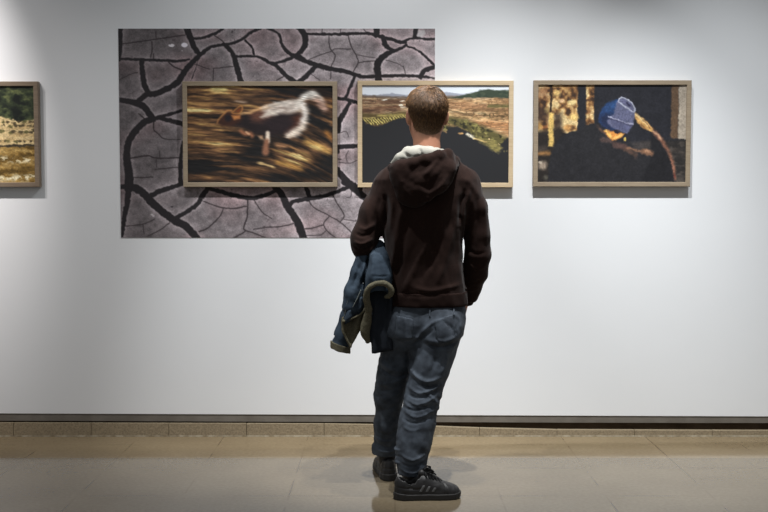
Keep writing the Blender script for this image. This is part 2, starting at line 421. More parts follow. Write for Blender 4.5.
    thin = [
        ([(124.4, 43.6), (138, 42), (153.7, 39.6), (170, 37.3), (187, 34.9)], 1.2), ([(156.6, 32), (157.2, 39.2)], 0.9),
        ([(153, 41.6), (153.2, 49.8), (151.3, 57)], 1.3), ([(154.3, 54), (154.3, 60)], 1.1), ([(169.5, 62), (174.8, 66.8), (184, 70.6)], 1.7),
        ([(119.7, 80), (132.6, 73.8), (138.4, 72.6)], 0.8), ([(195, 64.2), (205, 67.5), (210, 69)], 0.8), ([(213.6, 68.6), (224, 67.4), (234, 66.2)], 0.9),
        ([(214.3, 68.5), (213.2, 82)], 0.9), ([(215.5, 35.5), (222.5, 40.4), (226.5, 45)], 1.2),
        ([(322.5, 27), (322.5, 33.4)], 0.9), ([(340.6, 27), (340.8, 33.4)], 0.7), ([(362.5, 27), (366, 32)], 0.8),
        ([(329.5, 35), (329.5, 44), (331.3, 49.8), (335.4, 55), (334.2, 60.3), (331, 67)], 1.1),
        ([(309, 59.7), (321.9, 54.5), (331.3, 51.5), (336, 48.7), (351.2, 49.2)], 0.9),
        ([(348.2, 35.3), (351.2, 46.3), (355.9, 54.5), (358.2, 62.7), (353.3, 72)], 1.2), ([(358.2, 62.7), (365, 61.8), (375, 61)], 1.0),
        ([(331.2, 70), (330.7, 79)], 0.9), ([(311, 74), (320, 80)], 0.6), ([(277, 80.4), (283.5, 76.8)], 1.3),
        ([(357, 54.5), (366, 56.5), (375, 57.6)], 0.6), ([(403.3, 66), (405.7, 75)], 0.8), ([(386, 60), (396, 63), (403, 66.5)], 0.6),
        ([(154, 121), (153.7, 129.4), (158, 133.5), (162.5, 138.2), (170, 139.4), (180, 139.4)], [1.8, 1, 0.8]), ([(139, 113.7), (144.8, 119)], 1.4),
        ([(128, 158.6), (138, 157), (147.8, 155.6), (153.7, 157.8), (166, 158.2), (180, 157.4)], 1.6),
        ([(159.6, 151), (159.6, 158)], 0.7), ([(156, 158), (156, 167)], 0.7), ([(154.8, 169.3), (177, 167.4)], 1.0), ([(133.5, 177.6), (143, 177.6), (152.5, 176.8)], 1.1),
        ([(123.2, 226.2), (140.8, 224.4), (153.7, 219)], 1.0), ([(145.6, 236.5), (158.4, 230.3), (168.5, 222.8)], 1.1), ([(141.5, 224.4), (143, 234)], 0.7),
        ([(198.2, 231.7), (207.9, 227.2), (219.6, 215.6), (222.6, 208.6)], [1.8, 1.5, 1.1]), ([(203.2, 201.6), (213, 205), (222, 207.8), (233.7, 208.4), (246, 206.2)], 1.3),
        ([(247.4, 198), (246.9, 210), (246.2, 218), (243, 228), (244.8, 231), (240, 234), (232, 238.5)], [1.8, 1.7, 1.4]),
        ([(253.6, 200), (258, 207), (263, 213.3), (271, 218.4)], 1), ([(245, 231), (253.6, 233.2), (264, 237.5)], 1.3), ([(253, 229.4), (265.3, 227.4), (280, 226.6), (293, 223.6)], 1.3),
        ([(308.4, 200), (313.4, 207.4), (329.2, 215.8), (339.8, 222), (352, 233)], 1.2), ([(332.5, 195), (337.4, 204), (343.3, 213.3), (343.3, 218), (339.8, 222)], 1.2),
        ([(343.6, 219.6), (356, 221)], 0.7), ([(329.2, 216.2), (323.4, 223.8), (326.9, 230.9), (336, 238)], 1.2), ([(304.5, 228.7), (312, 228), (323, 225)], 1.3),
        ([(305, 235.5), (320, 235), (326, 230.5)], 0.8), ([(351.5, 192), (350.5, 197), (347, 197.6)], 0.8),
        ([(348.5, 151), (346, 156), (347.2, 162)], 0.6), ([(339, 162.5), (351, 163), (357, 160)], 0.7), ([(338, 159), (341, 159.4)], 1.2), ([(340, 133), (346, 131.5), (349, 137)], 0.6)]
    D = np.full(p.X.shape, 30.0); Dt = np.full(p.X.shape, 30.0)
    for pts, w in wide: D = np.minimum(D, p.dist_stroke(pts, w))
    for pts, w in thin: Dt = np.minimum(Dt, p.dist_stroke(pts, np.array(w) * 0.78 if not np.isscalar(w) else w * 0.78))
    n1 = p.fbm(5, 26, 20, 3); n2 = p.fbm(15, 5, 4, 3); n3 = p.noise(31, 0.9, 0.9)
    D = D + (p.noise(77, 2.2, 2.2) - 0.5) * 0.9
    g = 0.88 + 0.26 * (n1 - 0.5) * 2 * 0.6 + 0.34 * (n2 - 0.5) + 0.14 * (n3 - 0.5)
    g = g + 0.34 * np.exp(-np.maximum(D, 0) / 2.2) + 0.08 * np.exp(-np.maximum(D, 0) / 9)
    g = g - 0.05 * np.exp(-np.maximum(Dt, 0) / 1.5)
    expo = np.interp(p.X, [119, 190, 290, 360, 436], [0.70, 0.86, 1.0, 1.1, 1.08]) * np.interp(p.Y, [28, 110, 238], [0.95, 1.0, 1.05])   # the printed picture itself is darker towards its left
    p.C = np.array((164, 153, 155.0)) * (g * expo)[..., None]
    warm = np.clip((p.fbm(90, 40, 30, 2) - 0.45) * 3, 0, 1)[..., None]
    p.C = p.C * (1 - 0.10 * warm * np.array((0.2, 0.9, 0.9)))
    pits = np.clip((p.noise(44, 2.0, 1.6) - 0.86) * 8, 0, 0.45) * np.clip((p.noise(45, 30, 30) - 0.4) * 4, 0, 1)
    p.blend(pits, (70, 60, 62))
    hair = np.clip(1 - np.abs(p.fbm(61, 22, 16, 3) - 0.5) / 0.006, 0, 1) * np.clip((p.noise(62, 26, 26) - 0.5) * 4, 0, 0.45)
    p.blend(hair, (92, 80, 82))
    p.blend(np.clip(0.5 - Dt / 1.0, 0, 1) * 0.92, (48, 40, 42))
    p.blend(np.clip(0.5 - D / 1.1, 0, 1), (42, 38, 40))
    p.ell(172.4, 45.4, 3.6, 1.9, (214, 204, 208), 0.5); p.ell(171.2, 44.0, 1.2, 0.9, (90, 80, 82), 0.6)
    p.ell(185.3, 45.0, 3.7, 2.6, (222, 214, 222), 0.4); p.ell(183, 50.6, 0.9, 0.7, (190, 180, 184))
    p.poly([(418, 31), (424, 30), (425, 33.5), (422, 37), (416.5, 36)], (212, 206, 206), 0.6, 0.8)
    p.ell(233, 31.8, 1, 1.6, (70, 62, 66)); p.ell(315.5, 36.6, 1.8, 1.2, (205, 195, 196))
    for x, y in ((151, 214.5), (171, 206.8), (152.3, 215.6)): p.ell(x, y, 1.6, 1.1, (196, 186, 188) if x < 160 else (60, 54, 58))
    p.warp(601, 0.4, 2.6, 2.6); p.grain(611, 0.9, 0.9, 0.10)
    p.ell(172.4, 45.4, 3.4, 1.9, (228, 220, 224), 0.4); p.ell(171.2, 44.0, 1.2, 0.9, (110, 100, 102), 0.6); p.ell(185.3, 45.0, 3.6, 2.5, (240, 232, 240), 0.35)
    return p

# ---- running dog, panned
def ramp(v, stops):
    xs = [a for a, _ in stops]; cs = np.array([c for _, c in stops], float)
    return np.stack([np.interp(v, xs, cs[:, k]) for k in range(3)], -1)

def paint_dog():
    p = Paint(186.5, 333.5, 85, 183.4, 2.6, (40, 30, 26))
    X, Y = p.X, p.Y
    low = np.clip((Y - 105) / 45, 0, 1)
    Yw = Y - 0.0024 * np.maximum(0, X - 232) ** 2 * (0.35 + 0.65 * low) - 0.06 * (X - 190)
    s1 = p.fbm(3, 34, 2.6, 3, X, Yw); s2 = p.fbm(23, 14, 1.3, 2, X, Yw); s3 = p.fbm(53, 60, 7, 2, X, Yw)
    v = 0.45 * s1 + 0.25 * s2 + 0.30 * s3
    v = (v - 0.5) * 1.9 + 0.38
    def blob(x, y, rx, ry): return np.exp(-((X - x) / rx) ** 2 - ((Y - y) / ry) ** 2)
    v += 0.30 * blob(200, 112, 34, 22) + 0.16 * blob(215, 145, 40, 12) + 0.38 * blob(318, 148, 15, 8) + 0.22 * blob(290, 167, 18, 6)
    v += 0.25 * blob(225, 90, 14, 3) + 0.14 * blob(300, 156, 18, 7) + 0.15 * blob(255, 163, 22, 4)
    v -= 0.62 * blob(256, 150, 17, 13) + 0.5 * blob(196, 168, 18, 10) + 0.45 * blob(310, 172, 26, 9) + 0.34 * blob(300, 92, 36, 6) + 0.5 * blob(315, 112, 16, 10) + 0.3 * blob(275, 178, 20, 6) + 0.25 * blob(330, 160, 12, 8)
    p.C = ramp(np.clip(v, 0, 1), [(0, (29, 27, 27)), (0.22, (52, 38, 29)), (0.42, (96, 66, 44)), (0.6, (144, 102, 60)), (0.78, (194, 152, 86)), (1, (232, 210, 140))])
    p.C = p.C * (1 - 0.32 * np.clip((X - 255) / 60, 0, 1)[..., None] * np.clip((120 - Y) / 25, 0, 1)[..., None] * np.array((0.6, 0.8, 0.9)))
    p.stroke([(213, 88.6), (226, 89.4)], 3.2, (226, 208, 128), 1.2, 0.9)
    p.stroke([(236, 101), (246, 101.6)], 1.4, (222, 190, 160), 0.8, 0.8)
    p.stroke([(258, 163), (266, 164.6), (274, 167)], 1.6, (240, 200, 130), 0.9, 0.9)
    p.stroke([(276, 162), (288, 165), (300, 168.6)], 3.6, (214, 152, 70), 2, 0.85)
    p.stroke([(306, 141), (318, 146), (328, 151.5)], 5, (224, 168, 84), 2.6, 0.8)
    p.stroke([(312, 146), (320, 148)], 2.4, (240, 212, 130), 1.6, 0.9)
    p.stroke([(326, 132), (331, 138)], 3.4, (220, 140, 60), 1.8, 0.9)
    p.stroke([(276, 145), (284, 146.2)], 3, (196, 138, 92), 1.6, 0.9)
    # belly shadow and body
    p.poly([(228, 120), (236, 113), (250, 113), (262, 113), (280, 112), (300, 113), (303, 122), (296, 131), (282, 135), (266, 136), (252, 134), (240, 128), (229, 126)], (38, 29, 30), 3.0)
    p.poly([(250, 113), (262, 110), (276, 108), (272, 117), (262, 122), (252, 121)], (112, 68, 52), 3.5, 0.9)
    p.poly([(292, 118), (301, 114), (302, 122), (294, 130), (286, 132)], (92, 48, 32), 3, 0.9)
    p.poly([(262, 121), (276, 116), (290, 117), (296, 122), (288, 130), (270, 131)], (44, 33, 36), 3, 0.9)
    # white fur on the back
    p.poly([(262, 110.5), (270, 107), (280, 103), (291, 99.6), (299, 99), (303, 104), (299, 111), (290, 113.5), (281, 113), (272, 115), (263, 117.5), (266, 112)], (222, 206, 192), 2.2)
    p.stroke([(262, 117), (268, 113), (276, 114)], 2.2, (236, 220, 200), 1.2, 0.9)
    p.stroke([(272, 110), (278, 108), (286, 108)], 1.6, (120, 96, 84), 1.2, 0.8)
    p.stroke([(284, 112), (290, 108), (296, 102)], 2, (150, 130, 116), 1.4, 0.7)
    p.stroke([(240, 113.6), (249, 112.4), (258, 109), (268, 105.5)], [1.6, 2.4, 2.6], (236, 178, 116), 1.2)
    p.stroke([(262, 107.6), (275, 103.5), (288, 100.6)], 1.8, (250, 236, 222), 1.2)
    # rump, tail
    p.stroke([(300, 101), (304, 108), (305, 116), (303, 124), (297, 131), (288, 135.5)], [4, 7, 5.5, 6.5, 7, 4], (232, 214, 196), 2.2)
    p.stroke([(302, 103), (305, 112), (303, 121)], 2.4, (250, 240, 230), 1.6)
    p.stroke([(288, 136), (296, 133), (304, 126)], 3, (236, 214, 190), 1.8, 0.8)
    p.stroke([(297, 106), (300, 101), (305, 96.5), (311, 94.5), (317, 97), (321, 102.5), (324.5, 109)], [3, 5, 6.5, 8, 8, 6.5, 4], (226, 214, 200), 2.0)
    p.stroke([(317, 100), (321, 104), (325, 110)], [5, 6.5, 4.5], (150, 94, 70), 3.4, 0.75)
    p.stroke([(303, 97.5), (310, 92.5), (316, 93.5)], 2.2, (246, 240, 230), 1.6, 0.8)
    p.warp(201, 1.1, 6, 1.8, 1.5, 0.6); p.warp(211, 0.7, 2.2, 1.2)
    sl = np.clip((X - 225) / 90, 0, 1) * (0.25 + 0.35 * low)
    p.smear(1.7 + 0 * X, 1.7 * sl)
    body = np.clip(1 - np.hypot((X - 272) / 52, (Y - 115) / 24), 0, 1)
    p.C = p.C * (1 + (0.42 - 0.32 * np.clip(body * 3, 0, 1)) * (p.fbm(231, 11, 1.1, 3, X, Yw) - 0.5) * 2)[..., None]
    p.C = 0.88 * p.C + 0.12 * p.C.mean(2, keepdims=True)
    # head
    p.poly([(217, 122), (222, 115), (227, 111), (233, 111.5), (239, 114), (243, 118), (240, 122), (232, 126), (222, 126)], (62, 38, 30), 1.8)
    p.ell(228, 118, 4.5, 5, (34, 28, 34), 0.6)
    p.stroke([(217.2, 122.6), (218.6, 119.4), (223, 114.6), (227, 110.6), (231.5, 110.4)], [1.0, 1.5, 1.7], (204, 142, 84), 1.0, 0.85)
    p.stroke([(232, 112.6), (236, 109), (240.6, 105.8), (242.4, 107.2), (241.6, 111), (238.6, 113.4), (233, 113.4)], 1.1, (204, 134, 70), 0.9, 0.85)
    p.poly([(235, 111.6), (240, 107.6), (241, 109.6), (238.6, 112.4)], (120, 62, 34), 0.8)
    p.poly([(231.6, 115.4), (240.6, 115), (240, 118.4), (234, 119.8)], (196, 128, 74), 1.2)
    # legs
    p.stroke([(241, 131), (245, 134), (250, 133.6), (252, 136)], 3, (186, 120, 84), 1.8, 0.85)
    p.stroke([(246, 132), (249, 134)], 1.6, (230, 180, 140), 1)
    p.stroke([(267.6, 133), (267.6, 141)], [4, 4.4], (240, 220, 198), 1.2)
    p.stroke([(266.6, 141), (265.6, 147), (265.4, 152)], [4.6, 6, 7], (146, 100, 76), 1.6)
    p.poly([(258, 136), (262, 135.5), (264, 140), (260, 139)], (214, 170, 132), 1.2, 0.8)
    p.smear(0.5 + 0 * X, 0.1 + 0 * X, 5); p.grain(233, 3.0, 0.9, 0.10)
    return p

# ---- vineyard valley
def paint_valley():
    p = Paint(361.5, 509.3, 83.6, 183.6, 2.6, (46, 46, 48))
    X, Y = p.X, p.Y
    st = p.fbm(4, 22, 1.5, 3); st2 = p.fbm(14, 4, 1.0, 2); pat = p.fbm(34, 18, 4, 2)
    v = np.clip(0.5 + 1.6 * (0.45 * st + 0.25 * st2 + 0.3 * pat - 0.5), 0, 1)
    left = np.clip((430 - X) / 30, 0, 1)
    cl = ramp(v, [(0, (70, 50, 40)), (0.35, (112, 80, 60)), (0.55, (142, 106, 78)), (0.75, (182, 150, 112)), (1, (224, 206, 168))])
    cr = ramp(v, [(0, (92, 72, 48)), (0.3, (146, 110, 72)), (0.5, (186, 144, 98)), (0.72, (212, 178, 130)), (1, (238, 216, 172))])
    p.C = cl * left[..., None] + cr * (1 - left)[..., None]
    for y, a, c in ((97.3, 0.6, (216, 190, 146)), (103.6, 0.6, (206, 172, 124)), (106, 0.5, (112, 66, 44)), (100, 0.5, (90, 62, 46))):
        p.blend(a * np.exp(-((Y - y - 1.2 * (p.noise(8, 30, 30) - 0.5)) / 0.8) ** 2) * np.clip((416 - X) / 10, 0, 1), c)
    p.ell(385, 98.9, 4, 0.9, (238, 230, 214)); p.ell(401, 104.6, 3, 1.6, (232, 214, 190)); p.ell(403, 106.6, 4, 1.0, (210, 190, 160)); p.ell(402, 100.2, 2.6, 0.7, (228, 214, 190))
    # right: strips and shrubs
    p.poly([(430, 101), (470, 101), (512, 106), (512, 109), (470, 108.4), (448, 109.6), (430, 110)], (178, 128, 88), 1.6, 0.6)
    p.poly([(488, 103.6), (512, 104), (512, 107), (487, 107)], (92, 90, 50), 1.2, 0.85)
    dots = np.clip((p.noise(71, 1.9, 1.3) - 0.56) * 6, 0, 1) * np.clip((X - 470) / 14, 0, 1) * np.exp(-((Y - 114.5) / 3.6) ** 2)
    p.blend(dots * 0.85, (78, 66, 40))
    p.stroke([(448, 109), (462, 112.6), (472, 115)], 1.1, (86, 70, 46), 0.8, 0.8)
    p.stroke([(448, 113.6), (470, 117), (500, 119)], 1.4, (222, 182, 122), 1, 0.7)
    p.poly([(470, 121), (490, 119), (512, 122), (512, 134), (490, 128)], (192, 132, 84), 2.4, 0.7)
    # far hills and sky
    yl = 95.3 + 1.8 * (p.fbm(81, 16, 16, 3)[0:1, :] - 0.5) * 2
    p.blend(np.clip(0.5 - (Y - yl - 1.6) / 2.2, 0, 1), (128, 112, 100))
    p.blend(np.clip(0.5 - (Y - yl + 0.4) / 1.6, 0, 1), (168, 172, 186))
    yr = np.interp(X[0], [360, 375, 392, 405, 430, 446, 458, 470, 512], [93.2, 94.2, 92.4, 94, 94, 91.2, 92.8, 93.5, 93])[None, :]
    p.blend(np.clip(0.5 - (Y - yr) / 1.2, 0, 1), (238, 243, 250))
    p.blend(np.clip(0.5 - (Y - 88.5) / 3, 0, 1) * 0.6, (226, 234, 242))
    d = p.poly([(448, 97.4), (458, 95.6), (466, 93.4), (474, 91.4), (481, 88.8), (489, 88.4), (497, 89.6), (504, 89), (513, 89.6), (513, 97.6), (496, 96.6), (478, 97), (462, 97.6)], (62, 74, 58), 0.8)
    a = np.clip(-d / 0.8, 0, 1); p.blend(a * np.clip((p.fbm(91, 7, 3, 3) - 0.5) * 3, 0, 1), (92, 102, 78)); p.blend(a * np.clip((0.47 - p.fbm(92, 5, 2.4, 2)) * 4, 0, 1) * 0.7, (44, 58, 48))
    p.stroke([(464, 98), (480, 98), (492, 98.4)], 1.4, (214, 180, 140), 0.8, 0.9)
    # vineyard rows, left
    p.poly([(360, 112), (380, 113.4), (400, 111), (414, 111), (414, 119), (398, 119.6), (388, 122.5), (378, 125.5), (368, 125), (361, 119)], (96, 82, 46), 1.6, 0.85)
    rows = (np.sin((X - 0.8 * (Y - 118)) * 2 * np.pi / 3.0) * 0.5 + 0.5)
    mk = np.clip(-p.poly_dist([(361, 117.2), (380, 116.4), (414, 112.6), (414, 117), (396, 119), (388, 122), (378, 125), (370, 125), (365, 121)]) / 1.2, 0, 1)
    p.blend(mk * np.clip(rows * 1.6 - 0.5, 0, 1) * 0.9, (240, 220, 120)); p.blend(mk * np.clip(0.35 - rows, 0, 1), (84, 74, 34))
    p.stroke([(362, 116.6), (366, 116.9), (375, 117.2)], 0.9, (214, 190, 110), 0.6, 0.8)
    p.stroke([(378, 115), (398, 114.4), (414, 112.4)], 1.6, (216, 196, 104), 1.2, 0.7)
    # slope of trees, right
    gz = p.poly([(442, 115.6), (452, 116), (466, 118.6), (480, 124.5), (494, 130.5), (510, 139), (510, 144), (500, 152), (490, 149), (478, 142), (466, 136), (452, 131), (440, 129.4)], (98, 90, 52), 2.0)
    a = np.clip(-gz / 1.5, 0, 1)
    p.blend(a * np.clip((p.fbm(101, 3.2, 3.6, 2) - 0.5) * 4, 0, 1), (150, 140, 78)); p.blend(a * np.clip((0.46 - p.fbm(102, 3, 3.4, 2)) * 5, 0, 1), (52, 50, 34))
    p.stroke([(448, 124), (458, 127.5), (466, 131.5)], 2.4, (192, 150, 98), 1.6, 0.8)
    # dark foreground slope
    fg = [(361, 117.5), (364.5, 120.6), (369, 124.6), (377, 125.4), (384, 123.4), (392, 120), (399, 118), (408, 117.4), (418, 117), (430, 122), (441, 130), (446, 131.4), (451, 125.6), (458, 126.4), (466, 130), (474, 136.6), (482, 139.6), (489, 144), (494, 151), (499, 151), (501, 143.6), (506, 138), (512, 136), (512, 186), (360, 186)]
    p.poly(fg, (44, 44, 46), 0.8, 1.0, (1.2, 111, 2.6))
    p.poly([(489, 139), (498, 143), (503, 147), (499, 152.4), (494, 152), (486, 145), (480, 142), (477, 137)], (150, 136, 76), 1.6, 0.75, (1.6, 121, 2.4))
    p.stroke([(466.6, 133.6), (470, 135.4), (474, 137.8)], [2.6, 3, 2.2], (226, 216, 190), 0.8); p.stroke([(474, 138), (480, 139.8), (486, 141.4)], 1.3, (226, 190, 120), 0.7)
    p.ell(460.8, 132.8, 3.4, 1.5, (232, 176, 110), 0.5); p.ell(488.6, 138.6, 1.2, 1.2, (226, 190, 130)); p.ell(499, 143.6, 1.0, 1.0, (206, 180, 120)); p.ell(504, 151, 0.9, 1.2, (120, 110, 70)); p.ell(506.8, 150.6, 0.8, 1, (110, 100, 66))
    p.warp(401, 1.0, 3.0, 1.4, 1.2, 0.6)
    bright = np.clip((p.C.mean(2) - 60) / 50, 0, 1) * np.clip((Y - 94) / 4, 0, 1)
    p.C = p.C * (1 + bright * 0.32 * (p.fbm(411, 3.6, 0.8, 2) - 0.5) * 2)[..., None]
    p.blend(bright * np.clip((p.noise(421, 1.5, 0.9) - 0.78) * 5, 0, 0.4), (70, 52, 36))
    p.C = 0.9 * p.C + 0.1 * p.C.mean(2, keepdims=True)
    return p

# ---- person in a blue knitted hat, low sun
def paint_hat():
    p = Paint(537.6, 686.6, 84.4, 183.2, 2.6, (38, 38, 43))
    X, Y = p.X, p.Y
    def gold(x0, x1, y0, y1, seed):
        m = np.clip(np.minimum(np.minimum(X - x0, x1 - X), np.minimum(Y - y0, y1 - Y)) / 1.4, 0, 1)
        n = p.fbm(seed, 6, 5.5, 2); n2 = p.noise(seed + 9, 3.5, 3)
        c = ramp(np.clip((n - 0.5) * 2.2 + 0.66 + 0.4 * (n2 - 0.5), 0, 1), [(0, (66, 46, 34)), (0.3, (126, 84, 48)), (0.6, (186, 138, 78)), (1, (232, 198, 134))])
        p.C = p.C * (1 - m[..., None]) + c * m[..., None]
    gold(536, 578.4, 82, 134, 7); gold(585.4, 594.8, 82, 127, 27)
    p.stroke([(589.4, 84), (589.6, 126)], 1.2, (130, 84, 44), 0.9, 0.7)
    for y in (97, 109, 113, 121): p.stroke([(588, y), (594, y)], 0.9, (140, 90, 52), 0.8, 0.7)
    p.ell(572, 102.5, 5, 4, (244, 214, 140), 0.6); p.ell(574, 117, 6, 5, (236, 194, 110), 0.6); p.ell(557, 93.6, 5, 4.6, (226, 184, 106), 0.6); p.ell(546.5, 110.5, 3.2, 3.6, (240, 204, 110), 0.5); p.ell(562, 101, 3.4, 2.8, (226, 180, 130), 0.6); p.ell(568, 128, 6, 4, (206, 146, 76), 0.7)
    p.poly([(536, 106), (548, 108), (550, 124), (544, 122), (536, 124)], (70, 50, 40), 3, 0.75); p.poly([(554, 113), (562, 113), (563, 136), (554, 136)], (58, 46, 40), 2.6, 0.85)
    p.stroke([(551.4, 84), (551.2, 112)], [2.6, 2], (48, 36, 28), 0.7); p.poly([(536, 88), (549, 86), (549, 98), (536, 99)], (120, 72, 52), 3, 0.5)
    p.poly([(536, 132), (560, 128), (566, 133), (552, 156), (551, 186), (536, 186)], (44, 38, 34), 2, 0.95)
    p.ell(545, 127, 5, 2.6, (150, 88, 46), 0.8, 0.8); p.ell(541, 126, 3, 3.4, (200, 148, 70), 0.7, 0.8)
    p.poly([(549.6, 113), (553.6, 113), (554.2, 147), (548.8, 147)], (226, 184, 94), 0.9)
    p.stroke([(537, 153.8), (549, 153.4)], 4.4, (168, 116, 62), 1.6, 0.9)
    p.ell(543.6, 165.5, 6, 6.4, (158, 138, 118), 0.6, 0.95); p.ell(541, 162.6, 2.6, 2, (190, 172, 150), 0.7); p.ell(546.4, 178, 4, 4, (80, 76, 66), 0.8)
    p.stroke([(539, 150), (546, 148)], 4, (86, 74, 66), 2, 0.7)
    # doorway at right
    p.poly([(594.8, 82), (671, 82), (671, 140), (640, 142), (600, 142)], (38, 38, 44), 1.2)
    p.poly([(671, 82), (678.2, 82), (678, 139), (670.6, 138.4)], (98, 74, 54), 0.7)
    p.poly([(678.2, 82), (688, 82), (688, 139.6), (678, 139)], (164, 150, 132), 0.7)
    p.stroke([(679.6, 112), (679, 139)], 1.6, (184, 168, 146), 0.8, 0.7)
    d = p.poly([(640, 142), (688, 140), (688, 186), (640, 186)], (48, 44, 42), 1.4)
    p.blend(np.clip(-d, 0, 1) * np.clip((p.fbm(17, 9, 4, 2) - 0.52) * 3.5, 0, 0.8), (92, 82, 74))
    p.poly([(630, 143), (652, 141), (654, 148), (636, 149)], (66, 60, 58), 2, 0.9)
    # dark jacket
    p.poly([(549, 186), (549.5, 166), (551, 156), (555, 146), (561, 137), (570, 132.6), (579, 130), (586, 126), (591, 123.6), (596, 123.4), (602, 127), (611, 136), (622, 144), (638, 152), (650, 154), (654, 130), (660, 138), (666, 148), (671, 160), (675, 172), (676, 186)], (40, 39, 42), 0.9)
    p.poly([(650, 128), (655, 127), (662, 138), (669, 152), (674, 172), (674, 186), (640, 186), (652, 156)], (34, 33, 36), 1.2)
    for a, b, w, c in (((597, 126), (606, 134), 1.2, (86, 64, 56)), ((603, 140), (611, 141), 5, (92, 70, 64)), ((600, 129.5), (609, 137), 1.6, (120, 84, 66)), ((616, 145), (625, 147), 6, (98, 68, 60)), ((614, 143), (618, 147), 4, (74, 56, 52)), ((626, 150), (636, 155), 3.4, (104, 74, 60)), ((634, 151), (636, 158), 2, (70, 56, 52)), ((628, 148), (641, 152), 1.8, (176, 120, 84)), ((644, 151.6), (651, 153.6), 5, (150, 102, 72)), ((646, 151), (649, 151.6), 2.4, (196, 142, 104))):
        p.stroke([a, b], w, c, 1.3, 0.8)
    p.stroke([(651, 129), (658, 136.5), (664, 144), (669.6, 154), (673.6, 166), (675.6, 179)], [3.6, 4, 3.4, 2.6, 2], (142, 92, 70), 1.2, 0.95)
    p.stroke([(652, 130.6), (657, 134.5), (661, 139)], 1.6, (196, 148, 112), 1); p.stroke([(671, 160), (674, 172)], 1, (190, 120, 90), 0.7, 0.7); p.ell(675, 176, 1.6, 3, (126, 60, 50), 0.8)
    p.stroke([(670, 152), (678, 150), (684, 156)], 3, (76, 66, 60), 2, 0.6)
    # hand
    p.stroke([(634.6, 113.8), (637, 117.6), (641, 121.5), (646, 126), (651, 129.6)], [3, 4.4, 6.4, 7, 4.4], (206, 154, 84), 0.9)
    p.stroke([(635, 114), (640, 118.6), (648, 126)], 1.6, (240, 206, 140), 0.8); p.stroke([(641, 124), (645, 129)], 1.4, (140, 92, 52), 0.7); p.stroke([(643, 120.6), (650, 128)], 0.8, (130, 84, 50), 0.6)
    # neck in the sun
    p.poly([(604, 131), (609, 129.6), (616, 132), (625, 133.8), (621, 138), (613, 141.2), (608, 136.6)], (222, 138, 56), 0.9)
    p.stroke([(606, 131), (611, 137)], 2.6, (244, 186, 92), 1.0); p.stroke([(614, 138.6), (622, 135)], 2, (246, 190, 96), 1); p.ell(617, 131.6, 3.6, 2.6, (42, 36, 44)); p.ell(625, 139.4, 1.6, 2.2, (232, 196, 88), 0.5)
    # knitted hat
    p.poly([(598.6, 123), (599, 116), (601.6, 109), (607, 103.6), (613, 100.8), (618.6, 98.6), (624, 106), (620, 126), (613, 131), (604, 127)], (34, 60, 106), 0.9)
    p.poly([(600, 117), (606, 113), (614, 116), (617, 128), (611, 131), (602, 127)], (34, 42, 72), 2.4, 0.9)
    p.poly([(604, 108), (611, 102.4), (618, 101), (616, 107), (608, 112)], (44, 78, 130), 2.6, 0.8)
    p.poly([(613.6, 114), (616, 105), (618.5, 99), (625, 98.6), (631.6, 103.6), (635, 111), (634.6, 118), (633, 125), (629, 131), (626.6, 134), (617, 130), (608, 124.6), (607, 121)], (96, 98, 128), 0.9)
    p.poly([(610, 118), (632, 126), (629, 132), (616, 129)], (82, 84, 116), 1.6, 0.8)
    for k in range(5): p.stroke([(617 + 3.2 * k, 106 + 1.2 * k), (612.5 + 3.4 * k, 127 + 1.2 * k)], 0.6, (74, 76, 108), 0.7, 0.55)
    p.stroke([(608.4, 116.6), (616, 119.6), (624, 123), (633, 124.6)], 1.1, (176, 176, 200), 0.6); p.stroke([(608, 118.4), (632, 126)], 0.9, (48, 48, 74), 0.7, 0.8)
    p.stroke([(618.6, 101.8), (619.6, 98.4), (624.6, 98.4), (631, 102.8), (634.4, 108.4), (634, 112), (630, 110.6), (624, 106), (618.6, 102.2)], 1.3, (178, 180, 198), 0.6)
    p.poly([(621, 101), (625, 100.6), (630, 104), (632.6, 109), (626, 105.6)], (92, 92, 124), 0.7); p.stroke([(627, 103), (629, 106)], 1.8, (40, 40, 66), 0.8)
    p.warp(301, 0.9, 2.4, 2.4); p.grain(311, 1.3, 1.3, 0.16); p.grain(321, 5, 5, 0.12)
    p.C = 0.85 * p.C + 0.15 * p.C.mean(2, keepdims=True)
    return p

